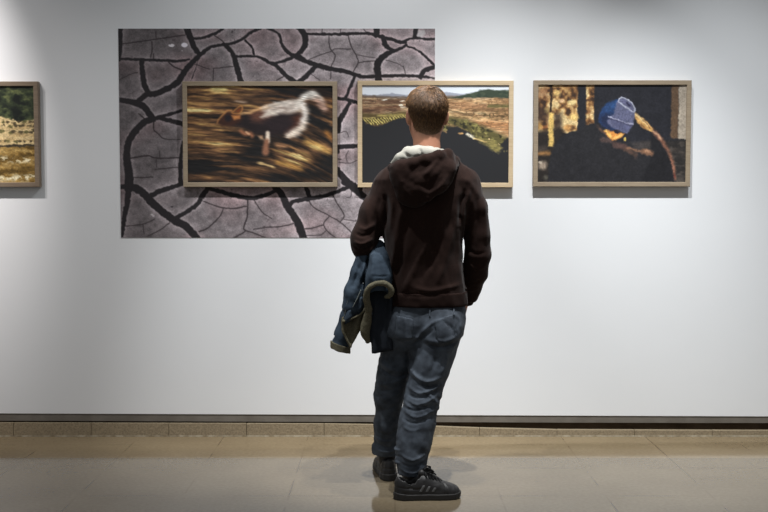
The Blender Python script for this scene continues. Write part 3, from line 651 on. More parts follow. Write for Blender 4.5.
# ---- river bank
def paint_river():
    p = Paint(-112, 33.4, 85.2, 182.6, 2.2, (70, 60, 40))
    X, Y = p.X, p.Y
    n = p.fbm(6, 9, 6, 3)
    hill = ramp(np.clip((n - 0.5) * 2.4 + 0.42, 0, 1), [(0, (22, 26, 22)), (0.55, (48, 56, 38)), (1, (92, 98, 62))])
    p.C = hill
    yt = 116 + 5 * np.exp(-((X - 20) / 18) ** 2) - 4 * np.exp(-((X + 20) / 26) ** 2) + 2 * (p.noise(3, 14, 14) - 0.5)
    p.blend(np.clip(0.5 - (yt - Y) / 1.4, 0, 1), (206, 182, 134))
    t = p.fbm(9, 20, 2.4, 2); p.blend(np.clip((Y - yt), 0, 1) * np.clip((t - 0.5) * 3, 0, 0.6), (166, 138, 92))
    for y0, seed, sz in ((122, 1, 2.2), (125.5, 5, 2.4), (131.5, 2, 2.6), (140.6, 3, 2.0)):
        r = np.random.default_rng(seed)
        for x in np.arange(-112, 36, 5.2):
            x += r.uniform(-1.6, 1.6); y = y0 + r.uniform(-1, 1) - 0.02 * (x - 10)
            p.ell(x, y, sz * r.uniform(0.9, 1.5), sz * r.uniform(0.6, 0.9), (74, 64, 44) if r.random() < .6 else (98, 92, 56), 0.5, 0.95)
    yb = 147.6 - 0.06 * (X - 0) + 1.2 * (p.noise(12, 9, 9) - 0.5)
    p.blend(np.clip(0.5 - (yb - 2.6 - Y) / 1.2, 0, 1), (60, 52, 40))
    wat = ramp(np.clip((p.fbm(21, 16, 3.4, 3) - 0.5) * 2.4 + 0.5, 0, 1), [(0, (92, 70, 30)), (0.5, (140, 110, 56)), (1, (176, 146, 88))])
    a = np.clip(0.5 - (yb - Y) / 1.2, 0, 1)[..., None]; p.C = p.C * (1 - a) + wat * a
    for yc, amp, th, seed in ((160, 3, 2.6, 31), (178.5, 2, 3.4, 41)):
        yy = yc + amp * (p.fbm(seed, 24, 24, 2) - 0.5) * 2 - 0.03 * X
        m = np.exp(-((Y - yy) / th) ** 2) * np.clip((p.fbm(seed + 5, 4.4, 2.2, 3) - 0.44) * 7, 0, 1)
        p.blend(m, (228, 216, 180))
    p.warp(501, 1.3, 2.6, 2.0); p.grain(511, 1.4, 1.1, 0.22)
    return p

p = paint_mural()
MURAL_Y = WALL_Y - 0.003
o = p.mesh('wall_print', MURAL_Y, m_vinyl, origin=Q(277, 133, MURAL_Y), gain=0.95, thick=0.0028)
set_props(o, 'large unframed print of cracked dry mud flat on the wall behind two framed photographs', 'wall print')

# ---------------------------------------------------------------- framed photographs
def frame_mesh(x0, x1, z0, z1, yf, yb, w, parent, m):
    """mitred moulding with a small rounded front and a rebate"""
    prof = [(0.0, yb), (0.0, yf + 0.002), (0.002, yf), (w - 0.002, yf), (w, yf + 0.002), (w, yb)]
    V = []; F = []
    for (sx, sz) in ((0, 0), (1, 0), (1, 1), (0, 1)):
        for d, y in prof:
            V.append(((x0 + d) if sx == 0 else (x1 - d), y, (z0 + d) if sz == 0 else (z1 - d)))
    n = len(prof)
    for c in range(4):
        e = (c + 1) % 4
        for i in range(n):
            j = (i + 1) % n
            F.append((c * n + i, e * n + i, e * n + j, c * n + j))
    return link_mesh('frame', V, F, m, parent, smooth=False)

def wood(name, rgb, rgb2):
    m = mat(name, rgb, 0.5, 0.3)
    nt = m.node_tree; b = nt.nodes['Principled BSDF']
    tc = nt.nodes.new('ShaderNodeTexCoord'); mp = nt.nodes.new('ShaderNodeMapping'); mp.inputs['Scale'].default_value = (3, 40, 40)
    n = nt.nodes.new('ShaderNodeTexNoise'); n.inputs['Scale'].default_value = 4; n.inputs['Detail'].default_value = 6
    r = nt.nodes.new('ShaderNodeValToRGB'); r.color_ramp.elements[0].position = 0.3; r.color_ramp.elements[1].position = 0.7
    r.color_ramp.elements[0].color = (*srgb(rgb), 1); r.color_ramp.elements[1].color = (*srgb(rgb2), 1)
    nt.links.new(tc.outputs['Object'], mp.inputs['Vector']); nt.links.new(mp.outputs[0], n.inputs['Vector'])
    nt.links.new(n.outputs['Fac'], r.inputs['Fac']); nt.links.new(r.outputs['Color'], b.inputs['Base Color'])
    return m
m_oak_a = wood('pale_oak', (194, 170, 136), (210, 188, 154))
m_oak_b = wood('greyed_oak', (140, 124, 104), (158, 142, 120))
m_oak_c = wood('brown_oak', (116, 100, 84), (134, 118, 100))
m_back = mat('backing_board', (120, 100, 78), 0.9, 0.1)

def framed(px0, px1, py0, py1, paint, m, label, w=0.0245, depth=0.034):
    yf = WALL_Y - depth - 0.004; yb = WALL_Y - 0.005
    yc = (py0 + py1) / 2
    x0, x1 = xof(px0, yf, yc), xof(px1, yf, yc); z0, z1 = zof(py1, yf), zof(py0, yf)
    root = empty('framed_photograph', ((x0 + x1) / 2, yb, z0))
    set_props(root, label, 'picture', 'framed photographs in a row on the wall')
    frame_mesh(x0, x1, z0, z1, yf, yb, w, root, m)
    v, f = box_vf(x0 + w * 0.6, x1 - w * 0.6, yf + 0.016, yb - 0.003, z0 + w * 0.6, z1 - w * 0.6)
    link_mesh('backing_board', v, f, m_back, root, smooth=False)
    yp = yf + 0.009
    # the print fills the rebate exactly
    p = paint()
    sx0, sx1 = x0 + w * 0.8, x1 - w * 0.8; sz0, sz1 = z0 + w * 0.8, z1 - w * 0.8
    o = p.mesh('print', yp, m_print, root, gain=PRINT_GAIN.get(paint.__name__, 1.0), thick=0.004)
    # fit the painted sheet to the opening
    me = o.data; co = np.zeros(len(me.vertices) * 3, np.float32); me.vertices.foreach_get('co', co); co = co.reshape(-1, 3)
    base = wloc(o)
    for k, (a, b) in ((0, (sx0, sx1)), (2, (sz0, sz1))):
        lo, hi = co[:, k].min(), co[:, k].max()
        co[:, k] = (co[:, k] - lo) / (hi - lo) * (b - a) + a - base[k]
    me.vertices.foreach_set('co', co.ravel()); me.update()
    return root
PRINT_GAIN = {}
framed(-117, 38.6, 81.4, 187.0, paint_river, m_oak_c, 'framed photograph of a muddy river below terraced banks, cut off at the left edge')
framed(182.6, 337.2, 81.3, 187.0, paint_dog, m_oak_b, 'framed blurred photograph of a running brown and white dog')
framed(357.6, 513.4, 80.6, 187.4, paint_valley, m_oak_a, 'pale oak framed photograph of a farmed valley with a dark foreground, behind the man\'s head')
framed(533.6, 691.0, 80.2, 186.6, paint_hat, m_oak_b, 'framed photograph of a person in a blue knitted hat, rightmost of the row')
# ---------------------------------------------------------------- signed distance fields -> smooth meshes
_R = np.random.default_rng(11).random((64, 64, 64)).astype(np.float32)
def noise3(x, y, z):
    """periodic value noise in [-1, 1]"""
    x, y, z = np.broadcast_arrays(np.asarray(x, np.float32), np.asarray(y, np.float32), np.asarray(z, np.float32))
    i, j, k = np.floor(x).astype(np.int32), np.floor(y).astype(np.int32), np.floor(z).astype(np.int32)
    u, v, w = x - i, y - j, z - k
    u = u * u * (3 - 2 * u); v = v * v * (3 - 2 * v); w = w * w * (3 - 2 * w)
    i &= 63; j &= 63; k &= 63; i1 = (i + 1) & 63; j1 = (j + 1) & 63; k1 = (k + 1) & 63
    a = (_R[i, j, k] * (1 - u) + _R[i1, j, k] * u) * (1 - v) + (_R[i, j1, k] * (1 - u) + _R[i1, j1, k] * u) * v
    b = (_R[i, j, k1] * (1 - u) + _R[i1, j, k1] * u) * (1 - v) + (_R[i, j1, k1] * (1 - u) + _R[i1, j1, k1] * u) * v
    return (a * (1 - w) + b * w) * 2 - 1

def smin(a, b, k):
    if k <= 0: return np.minimum(a, b)
    h = np.maximum(k - np.abs(a - b), 0) / k
    return np.minimum(a, b) - h * h * k * 0.25

class Field:
    def __init__(s, lo, hi, h):
        s.lo = np.array(lo, float); s.h = h
        s.n = np.ceil((np.array(hi, float) - s.lo) / h).astype(int) + 1
        s.d = np.full(s.n, 0.08, np.float32)
        s.ax = [(s.lo[i] + h * np.arange(s.n[i])).astype(np.float32) for i in range(3)]
    def grid(s, lo=None, hi=None):
        sl = []
        for i in range(3):
            a = 0 if lo is None else int(np.clip(np.floor((lo[i] - s.lo[i]) / s.h), 0, s.n[i]))
            b = s.n[i] if hi is None else int(np.clip(np.ceil((hi[i] - s.lo[i]) / s.h) + 1, 0, s.n[i]))
            sl.append(slice(a, b))
        return tuple(sl), s.ax[0][sl[0]][:, None, None], s.ax[1][sl[1]][None, :, None], s.ax[2][sl[2]][None, None, :]
    def add(s, fn, k=0.0, lo=None, hi=None):
        sl, x, y, z = s.grid(lo, hi)
        if 0 in s.d[sl].shape: return s
        s.d[sl] = smin(s.d[sl], fn(x, y, z).astype(np.float32), k); return s
    def cut(s, fn, k=0.0, lo=None, hi=None):
        sl, x, y, z = s.grid(lo, hi)
        s.d[sl] = -smin(-s.d[sl], fn(x, y, z).astype(np.float32), k); return s
    def cone(s, a, b, ra, rb, k=0.0, sq=(1, 1, 1)):
        a = np.array(a, float); b = np.array(b, float); m = max(ra, rb) + 0.05 + k
        q = np.array(sq, float)
        def fn(x, y, z):
            d = (b - a) / q; px = (x - a[0]) / q[0]; py = (y - a[1]) / q[1]; pz = (z - a[2]) / q[2]
            t = np.clip((px * d[0] + py * d[1] + pz * d[2]) / (d @ d + 1e-9), 0, 1)
            return np.sqrt((px - t * d[0]) ** 2 + (py - t * d[1]) ** 2 + (pz - t * d[2]) ** 2) - (ra + (rb - ra) * t)
        mm = m * np.maximum(q, 1)
        return s.add(fn, k, np.minimum(a, b) - mm, np.maximum(a, b) + mm)
    def chain(s, pts, rs, k=0.02, sq=(1, 1, 1)):
        rs = np.interp(np.linspace(0, 1, len(pts)), np.linspace(0, 1, len(rs)), rs) if len(rs) != len(pts) else rs
        for i in range(len(pts) - 1): s.cone(pts[i], pts[i + 1], rs[i], rs[i + 1], k if i or k > 0.005 else 0, sq)
        return s
    def tube(s, pts, rs, k=0.0, sq=(1, 1, 1)):
        P_ = np.array(pts, float); rs = np.interp(np.linspace(0, 1, len(P_)), np.linspace(0, 1, len(rs)), rs)
        P_ = np.column_stack([P_, rs]); E = np.vstack([2 * P_[0] - P_[1], P_, 2 * P_[-1] - P_[-2]]); out = []
        for i in range(1, len(P_)):
            a, b, c, d = E[i - 1:i + 3]
            for t in np.linspace(0, 1, 6)[:-1]: out.append(0.5 * (2 * b + (c - a) * t + (2 * a - 5 * b + 4 * c - d) * t * t + (3 * b - a - 3 * c + d) * t ** 3))
        out.append(P_[-1]); out = np.array(out)
        g = Field.__new__(Field); g.lo, g.h, g.n, g.ax = s.lo, s.h, s.n, s.ax; g.d = np.full(s.n, 0.08, np.float32)
        for a, b in zip(out[:-1], out[1:]): g.cone(a[:3], b[:3], a[3], b[3], 0, sq)
        s.d = smin(s.d, g.d, k); return s
    def ell(s, c, r, k=0.0, rot=None, cut=False):
        c = np.array(c, float); r = np.array(r, float); M = np.eye(3) if rot is None else np.array(rot)
        def fn(x, y, z):
            X, Y, Z = x - c[0], y - c[1], z - c[2]
            u = (M[0, 0] * X + M[1, 0] * Y + M[2, 0] * Z) / r[0]; v = (M[0, 1] * X + M[1, 1] * Y + M[2, 1] * Z) / r[1]; w = (M[0, 2] * X + M[1, 2] * Y + M[2, 2] * Z) / r[2]
            q = np.sqrt(u * u + v * v + w * w)
            g = np.sqrt((u / r[0]) ** 2 + (v / r[1]) ** 2 + (w / r[2]) ** 2) + 1e-6
            return q * (q - 1) / g
        m = r.max() + 0.05 + k
        return (s.cut if cut else s.add)(fn, k, c - m, c + m)
    def loft(s, rows, k=0.0, p=2.3):
        """rows: (z, cx, cy, half_x, half_y)"""
        R = np.array(sorted(rows), float)
        def fn(x, y, z):
            zz = z.ravel(); g = [np.interp(zz, R[:, 0], R[:, i])[None, None, :] for i in range(1, 5)]
            q = (np.abs((x - g[0]) / g[2]) ** p + np.abs((y - g[1]) / g[3]) ** p) ** (1 / p)
            d = (q - 1) * np.minimum(g[2], g[3])
            return np.maximum(d, np.maximum(R[0, 0] - z, z - R[-1, 0]))
        return s.add(fn, k)
    def crease(s, pts, amp, w, band=None):
        """raise (amp > 0) or press in (amp < 0) a soft ridge along a polyline"""
        for a, b in zip(pts[:-1], pts[1:]):
            a = np.array(a, float); b = np.array(b, float); d = b - a
            sl, x, y, z = s.grid(np.minimum(a, b) - 3 * w, np.maximum(a, b) + 3 * w)
            if 0 in s.d[sl].shape: continue
            t = np.clip(((x - a[0]) * d[0] + (y - a[1]) * d[1] + (z - a[2]) * d[2]) / (d @ d + 1e-9), 0, 1)
            r2 = (x - a[0] - t * d[0]) ** 2 + (y - a[1] - t * d[1]) ** 2 + (z - a[2] - t * d[2]) ** 2
            s.d[sl] -= (amp * np.exp(-r2 / (w * w))).astype(np.float32)
        return s
    def fold(s, px, Yref, amp, w, yhi=9.0, taper=True):
        """soft fold following a smoothed pixel polyline, pressed into whatever surface lies nearer than yhi"""
        P_ = smooth_line([tuple(Q(a, b, Yref)[[0, 2]]) for a, b in px], 1.0)[:, :2]
        lo = P_.min(0) - 3 * w; hi = P_.max(0) + 3 * w
        sl, x, y, z = s.grid((lo[0], -9, lo[1]), (hi[0], yhi, hi[1]))
        if 0 in s.d[sl].shape: return s
        X = x[:, 0, 0][:, None]; Z = z[0, 0, :][None, :]
        best = np.full((X.shape[0], Z.shape[1]), 9.0); tt = np.zeros_like(best); n = len(P_) - 1
        for i in range(n):
            a, b = P_[i], P_[i + 1]; d = b - a
            t = np.clip(((X - a[0]) * d[0] + (Z - a[1]) * d[1]) / (d @ d + 1e-12), 0, 1)
            q = np.hypot(X - a[0] - t * d[0], Z - a[1] - t * d[1]); m = q < best
            best = np.where(m, q, best); tt = np.where(m, (i + t) / n, tt)
        g = amp * np.exp(-(best / w) ** 2) * (np.clip(np.sin(np.pi * np.clip(tt, 0.04, 0.96)) * 1.6, 0, 1) if taper else 1)
        s.d[sl] -= (g[:, None, :] * np.clip((yhi - y) / 0.03, 0, 1)).astype(np.float32); return s
    def ripple(s, fn):
        near = np.abs(s.d) < 0.03
        i = np.nonzero(near)
        s.d[i] += fn(s.ax[0][i[0]], s.ax[1][i[1]], s.ax[2][i[2]]).astype(np.float32); return s
    def copy(s):
        c = Field.__new__(Field); c.lo, c.h, c.n, c.ax = s.lo, s.h, s.n, s.ax; c.d = s.d.copy(); return c
    def mesh(s): return surfnet(s.d, s.lo, s.h)

def surfnet(F, o, h):
    F = np.pad(F, 1, constant_values=0.05); o = np.array(o) - h
    S = F < 0
    c = np.zeros(tuple(n - 1 for n in F.shape), np.uint8)
    cor = [(a, b, d) for a in (0, 1) for b in (0, 1) for d in (0, 1)]
    sh = c.shape
    for a, b, d in cor: c += S[a:a + sh[0], b:b + sh[1], d:d + sh[2]]
    mix = (c > 0) & (c < 8)
    I = np.argwhere(mix); idx = np.full(sh, -1, np.int64); idx[mix] = np.arange(len(I))
    val = {q: F[I[:, 0] + q[0], I[:, 1] + q[1], I[:, 2] + q[2]] for q in cor}
    acc = np.zeros((len(I), 3)); cnt = np.zeros(len(I))
    for q in cor:
        for ax in range(3):
            if q[ax]: continue
            e = list(q); e[ax] = 1; e = tuple(e)
            a, b = val[q], val[e]; m = (a < 0) != (b < 0)
            t = np.where(m, a / np.where(m, a - b, 1), 0)
            P = np.tile(np.array(q, float), (len(I), 1)); P[:, ax] = t
            acc += P * m[:, None]; cnt += m
    V = (I + acc / cnt[:, None]) * h + o
    faces = []
    for ax in range(3):
        u, v = [(1, 2), (2, 0), (0, 1)][ax]
        n = F.shape
        s0 = [slice(1, -1)] * 3; s0[ax] = slice(0, n[ax] - 1); s1 = list(s0); s1[ax] = slice(1, n[ax])
        A = S[tuple(s0)]; B = S[tuple(s1)]
        off = np.array([1, 1, 1]); off[ax] = 0
        for flip, m in ((False, A & ~B), (True, ~A & B)):
            P = np.argwhere(m) + off
            if not len(P): continue
            def cell(du, dv):
                K = P.copy(); K[:, u] += du; K[:, v] += dv; return idx[K[:, 0], K[:, 1], K[:, 2]]
            q = np.stack([cell(-1, -1), cell(0, -1), cell(0, 0), cell(-1, 0)], -1)
            faces.append(q[:, ::-1] if flip else q)
    return V, np.concatenate(faces)

def sd_poly(P, x, z):
    P = np.array(P, float); ins = np.zeros(np.broadcast(x, z).shape, bool); D = np.full(ins.shape, 9.0)
    for i in range(len(P)):
        xa, za = P[i]; xb, zb_ = P[(i + 1) % len(P)]
        dx, dz = xb - xa, zb_ - za
        t = np.clip(((x - xa) * dx + (z - za) * dz) / (dx * dx + dz * dz + 1e-12), 0, 1)
        D = np.minimum(D, np.hypot(x - xa - t * dx, z - za - t * dz))
        c = (za > z) != (zb_ > z)
        ins ^= c & (x < dx * (z - za) / (dz + 1e-15) + xa)
    return np.where(ins, -D, D)

def pts(L, Y=None):
    return [Q(*p) if Y is None else Q(p[0], p[1], Y) for p in L]
# ---------------------------------------------------------------- the man
PX = 0.00441                       # one photo pixel at the man's depth
m_skin = mat('skin', rough=0.5, spec=0.35, attr='paint')
m_hair = mat('brown_hair', rough=0.5, spec=0.4, attr='paint')
m_hood = mat('dark_brown_sweat_cloth', (43, 28, 23), 0.9, 0.10, noise=(420, (36, 23, 19), 2), bump=(900, 0.12, 0.001), sheen=0.06)
m_lining = mat('off_white_hood_lining', (164, 161, 151), 0.9, 0.2, bump=(500, 0.2, 0.001))
m_rib = mat('dark_brown_rib', (36, 23, 19), 0.9, 0.10, sheen=0.03)
m_jean = mat('faded_blue_denim', (58, 63, 70), 0.85, 0.2, noise=(22, (82, 89, 98), 8), bump=(700, 0.15, 0.001))
m_shoe = mat('black_leather', (33, 32, 32), 0.5, 0.4, bump=(300, 0.1, 0.001))
m_sole = mat('black_rubber', (38, 37, 36), 0.6, 0.35)
m_stripe = mat('grey_stripe', (82, 82, 82), 0.5, 0.4)
m_lace = mat('black_lace', (22, 22, 23), 0.8, 0.2)

# joints (photo column, photo row, depth)
HIP_Y = 4.42
ELB_R = Q(478, 253, 4.44); WR_R = Q(465, 296, 4.53); SH_R = Q(467, 185, 4.42)
ELB_L = Q(364, 245, 4.40); WR_L = Q(381, 264, 4.63); SH_L = Q(386, 188, 4.42)
ANK_R = Q(411, 470, 4.315); KN_R = Q(425, 386, 4.375)
ANK_L = Q(387.5, 455, 4.55); KN_L = Q(393, 382, 4.47)

# ---- body: one continuous surface from head to ankles, with hands
B = Field((-0.17, 4.08, 0.02), (0.50, 4.90, 1.80), 0.005)
HD = Q(426.6, 113.3, 4.44)
yaw = math.radians(9)                               # the face is turned a little to the left
fw = np.array((-math.sin(yaw), math.cos(yaw), 0)); rt = np.array((math.cos(yaw), math.sin(yaw), 0)); up = np.array((0, 0, 1.0))
ROT = np.column_stack([rt, fw, up])
def H(r, f, u): return HD + rt * r + fw * f + up * u
B.ell(H(0, -0.004, 0.018), (0.0745, 0.097, 0.088), 0, ROT)           # cranium
B.ell(H(0, 0.040, -0.045), (0.062, 0.060, 0.075), 0.04, ROT)        # face
B.cone(H(0, 0.066, -0.098), H(0, 0.030, -0.085), 0.024, 0.04, 0.03) # chin and jaw
for s in (-1, 1):
    B.cone(H(s * 0.052, 0.0, -0.058), H(s * 0.022, 0.072, -0.095), 0.016, 0.016, 0.03)
    B.ell(H(s * 0.040, 0.082, -0.032), (0.022, 0.016, 0.016), 0.02, ROT)          # cheek bone
    B.ell(H(s * 0.031, 0.103, -0.002), (0.015, 0.012, 0.010), 0.012, ROT, cut=True)   # eye socket
    B.ell(H(s * 0.031, 0.088, -0.003), (0.012, 0.011, 0.010), 0.003, ROT)             # eye
    B.cone(H(s * 0.012, 0.099, 0.016), H(s * 0.044, 0.088, 0.016), 0.007, 0.006, 0.012)  # brow
    # ear
    B.ell(H(s * 0.084, -0.012, -0.018), (0.012, 0.017, 0.032), 0.008, ROT); B.cone(H(s * 0.090, -0.022, -0.002), H(s * 0.088, -0.018, -0.030), 0.0065, 0.006, 0.006)
    B.ell(H(s * 0.088, 0.000, -0.008), (0.006, 0.010, 0.017), 0.006, ROT, cut=True)
    B.ell(H(s * 0.077, 0.002, -0.040), (0.007, 0.010, 0.010), 0.008, ROT)
B.cone(H(0, 0.098, 0.006), H(0, 0.117, -0.034), 0.007, 0.010, 0.014)               # nose
for s in (-1, 1): B.ell(H(s * 0.010, 0.108, -0.038), (0.008, 0.009, 0.007), 0.006, ROT)
B.ell(H(0, 0.098, -0.062), (0.024, 0.010, 0.006), 0.006, ROT); B.ell(H(0, 0.096, -0.072), (0.021, 0.010, 0.006), 0.006, ROT)
B.cone(Q(426.5, 128, 4.425), Q(427, 160, 4.405), 0.057, 0.062, 0.045)              # neck
rows = []
for py, cx, hx, hy, Y in ((160, 427, 26, .058, 4.41), (172, 427, 36, .080, 4.42), (190, 426, 42, .115, 4.42), (220, 425, 38, .118, 4.42), (255, 425, 34, .108, 4.42), (290, 426, 34, .105, 4.43), (325, 427, 34, .105, 4.43), (335, 427, 30, .09, 4.43)):
    rows.append((zof(py, Y), xof(cx, Y, py), Y, hx * PX, hy))
B.loft(rows, 0.04)
B.chain([SH_R, ELB_R, WR_R], [0.046, 0.038, 0.028], 0.03)
B.chain([SH_L, ELB_L + np.array((0.012, 0.01, 0.005)), WR_L], [0.046, 0.036, 0.028], 0.03)
B.chain([Q(436, 325, 4.42), KN_R, ANK_R, ANK_R - (0, 0, 0.05)], [0.075, 0.052, 0.036, 0.034], 0.03)
B.chain([Q(407, 325, 4.44), KN_L, ANK_L, ANK_L - (0, 0, 0.05)], [0.075, 0.052, 0.036, 0.034], 0.03)

def hand(F, wrist, along, palm_n, thumb_side, curl):
    """palm, four unequal bent fingers and a thumb leaving the side of the palm"""
    a = np.array(along, float); a /= np.linalg.norm(a)
    n = np.array(palm_n, float); n -= a * (n @ a); n /= np.linalg.norm(n)
    t = np.array(thumb_side, float); t -= a * (t @ a); t -= n * (t @ n); t /= np.linalg.norm(t)
    for q, (o, L0, seg) in enumerate(((0.030, 0.090, (0.042, 0.026, 0.020)), (0.010, 0.094, (0.046, 0.030, 0.022)), (-0.010, 0.090, (0.042, 0.028, 0.021)), (-0.029, 0.082, (0.034, 0.021, 0.018)))):
        k = wrist + a * L0 + t * o
        F.cone(wrist + a * 0.008 + t * o * 0.55, k, 0.017, 0.0125, 0.016)
        ang = 0; p = k; d = a
        for i, s_ in enumerate(seg):
            ang += curl * (1.0, 1.15, 0.8)[i] * (1 + 0.06 * q)
            d = a * math.cos(ang) + n * math.sin(ang)
            e = p + d * s_; F.cone(p, e, 0.0098 - 0.0012 * i, 0.0090 - 0.0012 * i, 0.004); p = e
    b = wrist + a * 0.028 + t * 0.026
    p1 = b + (a * 0.55 + t * 0.62 + n * 0.35) * 0.045; p2 = p1 + (a * 0.85 + t * 0.1 + n * 0.45) * 0.032; p3 = p2 + (a * 0.85 + n * 0.5 - t * 0.15) * 0.024
    F.cone(wrist + a * 0.012 + t * 0.012, b, 0.017, 0.016, 0.014); F.cone(b, p1, 0.0155, 0.012, 0.010); F.cone(p1, p2, 0.011, 0.010, 0.004); F.cone(p2, p3, 0.0100, 0.0085, 0.003)
# right hand goes down into the front trouser pocket, left hand is curled in front of the draped jacket
hand(B, WR_R, (-0.16, 0.10, -0.9), (-0.9, -0.1, 0.1), (-0.1, 0.9, 0), 0.18)
hand(B, WR_L, (0.10, 0.95, -0.12), (0.15, 0.1, -1.0), (0.95, -0.1, 0.1), 0.55)
V, F = B.mesh()
loc = (V - HD) @ ROT                                    # head frame: right, forward, up
colr = np.tile(srgb((176, 124, 98)), (len(V), 1))
n = noise3(V[:, 0] * 60, V[:, 1] * 60, V[:, 2] * 60)[:, None]
colr *= 1 + 0.07 * n
def tint(mask, c, a=1.0):
    global colr
    m = (np.clip(mask, 0, 1) * a)[:, None]; colr = colr * (1 - m) + srgb(c) * m
lip = 1 - np.hypot(np.hypot(loc[:, 0] / 0.024, (loc[:, 2] + 0.067) / 0.011), (loc[:, 1] - 0.104) / 0.012)
tint(lip * 3, (168, 92, 84))
for s in (-1, 1):
    e = np.hypot(loc[:, 0] - s * 0.031, loc[:, 2] + 0.003); fr = loc[:, 1] > 0.085
    tint(((0.0085 - e) / 0.002) * fr, (226, 220, 212)); tint(((0.0048 - e) / 0.001) * fr, (70, 90, 100)); tint(((0.0022 - e) / 0.0008) * fr, (16, 14, 14))
    ear = 1 - np.hypot(np.hypot((loc[:, 0] - s * 0.086) / 0.016, loc[:, 1] / 0.024), (loc[:, 2] + 0.014) / 0.036)
    tint(ear * 3, (208, 138, 116), 0.7)
    br = 1 - np.hypot((loc[:, 0] - s * 0.029) / 0.021, (loc[:, 2] - 0.017) / 0.0055); tint(br * 2 * (loc[:, 1] > 0.07), (86, 62, 44), 0.9)
stub = np.clip((-0.05 - loc[:, 2]) / 0.03, 0, 1) * (loc[:, 1] > 0.01) * (loc[:, 2] > -0.14); tint(stub * 0.35 * (0.6 + 0.4 * n[:, 0]), (120, 92, 78))
nape = np.clip((0.125 + loc[:, 2] + 0.0) / 0.03, 0, 1) * np.clip((-0.02 - loc[:, 1]) / 0.03, 0, 1) * (loc[:, 2] < 0.0); tint(nape * (0.55 + 0.4 * n[:, 0]), (120, 92, 72), 0.75)
tint((0.25 - V[:, 2]) / 0.01, (44, 44, 47))
FEET = np.array(((ANK_R[0] + ANK_L[0]) / 2, 4.42, 0.0))
person = link_mesh('person', V, F, m_skin, None, FEET, colors=colr)
set_props(person, 'man in a dark brown hoodie and blue jeans, back turned, looking at the valley photograph', 'person')

# ---- hair: a short cropped cap plus fine strands
Hf = Field(HD - 0.14, HD + np.array((0.14, 0.14, 0.14)), 0.003)
Hf.ell(H(0, -0.004, 0.018), (0.0745, 0.097, 0.088), 0, ROT)
Hf.cone(Q(426.5, 128, 4.425), Q(427, 160, 4.405), 0.057, 0.062, 0.045)
def hair_limit(x, y, z):
    """> 0 where hair may grow: above nape line, behind the face, around the ears"""
    X, Y, Z = x - HD[0], y - HD[1], z - HD[2]
    r = X * rt[0] + Y * rt[1]; f = X * fw[0] + Y * fw[1]; u = Z
    low = -0.106 + 0.75 * np.maximum(0, f + 0.045) + 0.35 * np.maximum(0, np.abs(r) - 0.018)
    low = np.minimum(low, 0.055 + 0 * f)
    low = np.where((np.abs(r) > 0.052) & (f > -0.034), np.maximum(low, 0.018), low)
    low = np.where(f > 0.045, 0.062 + 0 * low, low)
    return u - low, r, f, u
sl, x, y, z = Hf.grid()
lim, r, f, u = hair_limit(x, y, z)
thick = 0.0015 + 0.0065 * np.clip((u + 0.02) / 0.07, 0, 1) + 0.004 * np.clip((u + 0.09) / 0.06, 0, 1)
thick = thick * np.clip(lim / 0.02, 0, 1) - 0.006 * (1 - np.clip(lim / 0.006, 0, 1))
# locks flow away from the crown
cr = H(0.004, -0.050, 0.090)
ang = np.arctan2((x - cr[0]), (y - cr[1])) + 0 * z
rad = np.sqrt((x - cr[0]) ** 2 + (y - cr[1]) ** 2 + (z - cr[2]) ** 2)
tex = noise3(np.cos(ang) * 9 + 7 + 0 * rad, np.sin(ang) * 9 + 5, rad * 26)
hd = Hf.d - thick - 0.0028 * tex * np.clip(lim / 0.05, 0, 1)
Hf.d = np.maximum(hd, -(lim + 0.002)).astype(np.float32)
V, F = Hf.mesh()
lim, r, f, u = hair_limit(V[:, 0], V[:, 1], V[:, 2])
nn = noise3(V[:, 0] * 150, V[:, 1] * 150, V[:, 2] * 50)
rr = np.random.default_rng(8)
hc = srgb((76, 58, 41))[None] * (1 + 0.30 * nn[:, None])
fade = np.clip((0.030 - lim) / 0.03, 0, 1)[:, None] * 0.5
hc = hc * (1 - fade) + srgb((150, 116, 92)) * fade
# strands
cand = np.nonzero(lim > 0.012)[0]
pick = rr.choice(cand, 9000)
base = V[pick]
gx = (base - H(0, -0.004, 0.0)); nrm = gx / np.linalg.norm(gx, axis=1)[:, None]
flow = base - cr; flow = flow / np.linalg.norm(flow, axis=1)[:, None] + np.array((0, 0, -0.55))[None] + rr.normal(0, 0.22, base.shape)
flow -= nrm * (flow * nrm).sum(1)[:, None]; flow /= np.linalg.norm(flow, axis=1)[:, None]
side = np.cross(nrm, flow)
L = (0.010 + 0.014 * np.clip((base[:, 2] - HD[2] + 0.03) / 0.08, 0, 1)) * rr.uniform(0.7, 1.2, len(base)); L *= np.clip(lim[pick] / 0.05, 0.25, 1)
SV = []; 
for t, w, lift in ((0, 0.0011, -0.002), (0.5, 0.0010, 0.0030), (1.0, 0.0003, 0.0040)):
    c = base + flow * (L * t)[:, None] + nrm * (lift - 0.35 * (L * t)[:, None] ** 2 / 0.09)
    SV += [c - side * w, c + side * w, c + nrm * w * 1.4]
SV = np.stack(SV, 1)                        # n, 9, 3
ns = len(base); o0 = len(V)
ids = o0 + np.arange(ns)[:, None] * 9
tri = []
for s_ in (0, 3):
    for a, b in ((0, 1), (1, 2), (2, 0)):
        tri.append(np.concatenate([ids + s_ + a, ids + s_ + b, ids + s_ + 3 + b, ids + s_ + 3 + a], 1))
F2 = np.concatenate([F] + tri)
sc_ = srgb((104, 76, 49))[None] * np.where(rr.random((ns, 1)) < 0.28, rr.uniform(1.3, 2.2, (ns, 1)), rr.uniform(0.4, 1.1, (ns, 1))); 
V2 = np.concatenate([V, SV.reshape(-1, 3)]); C2 = np.concatenate([hc, np.repeat(sc_, 9, 0)])
hair = link_mesh('hair', V2, F2, m_hair, person, colors=np.clip(C2, 0, 1))
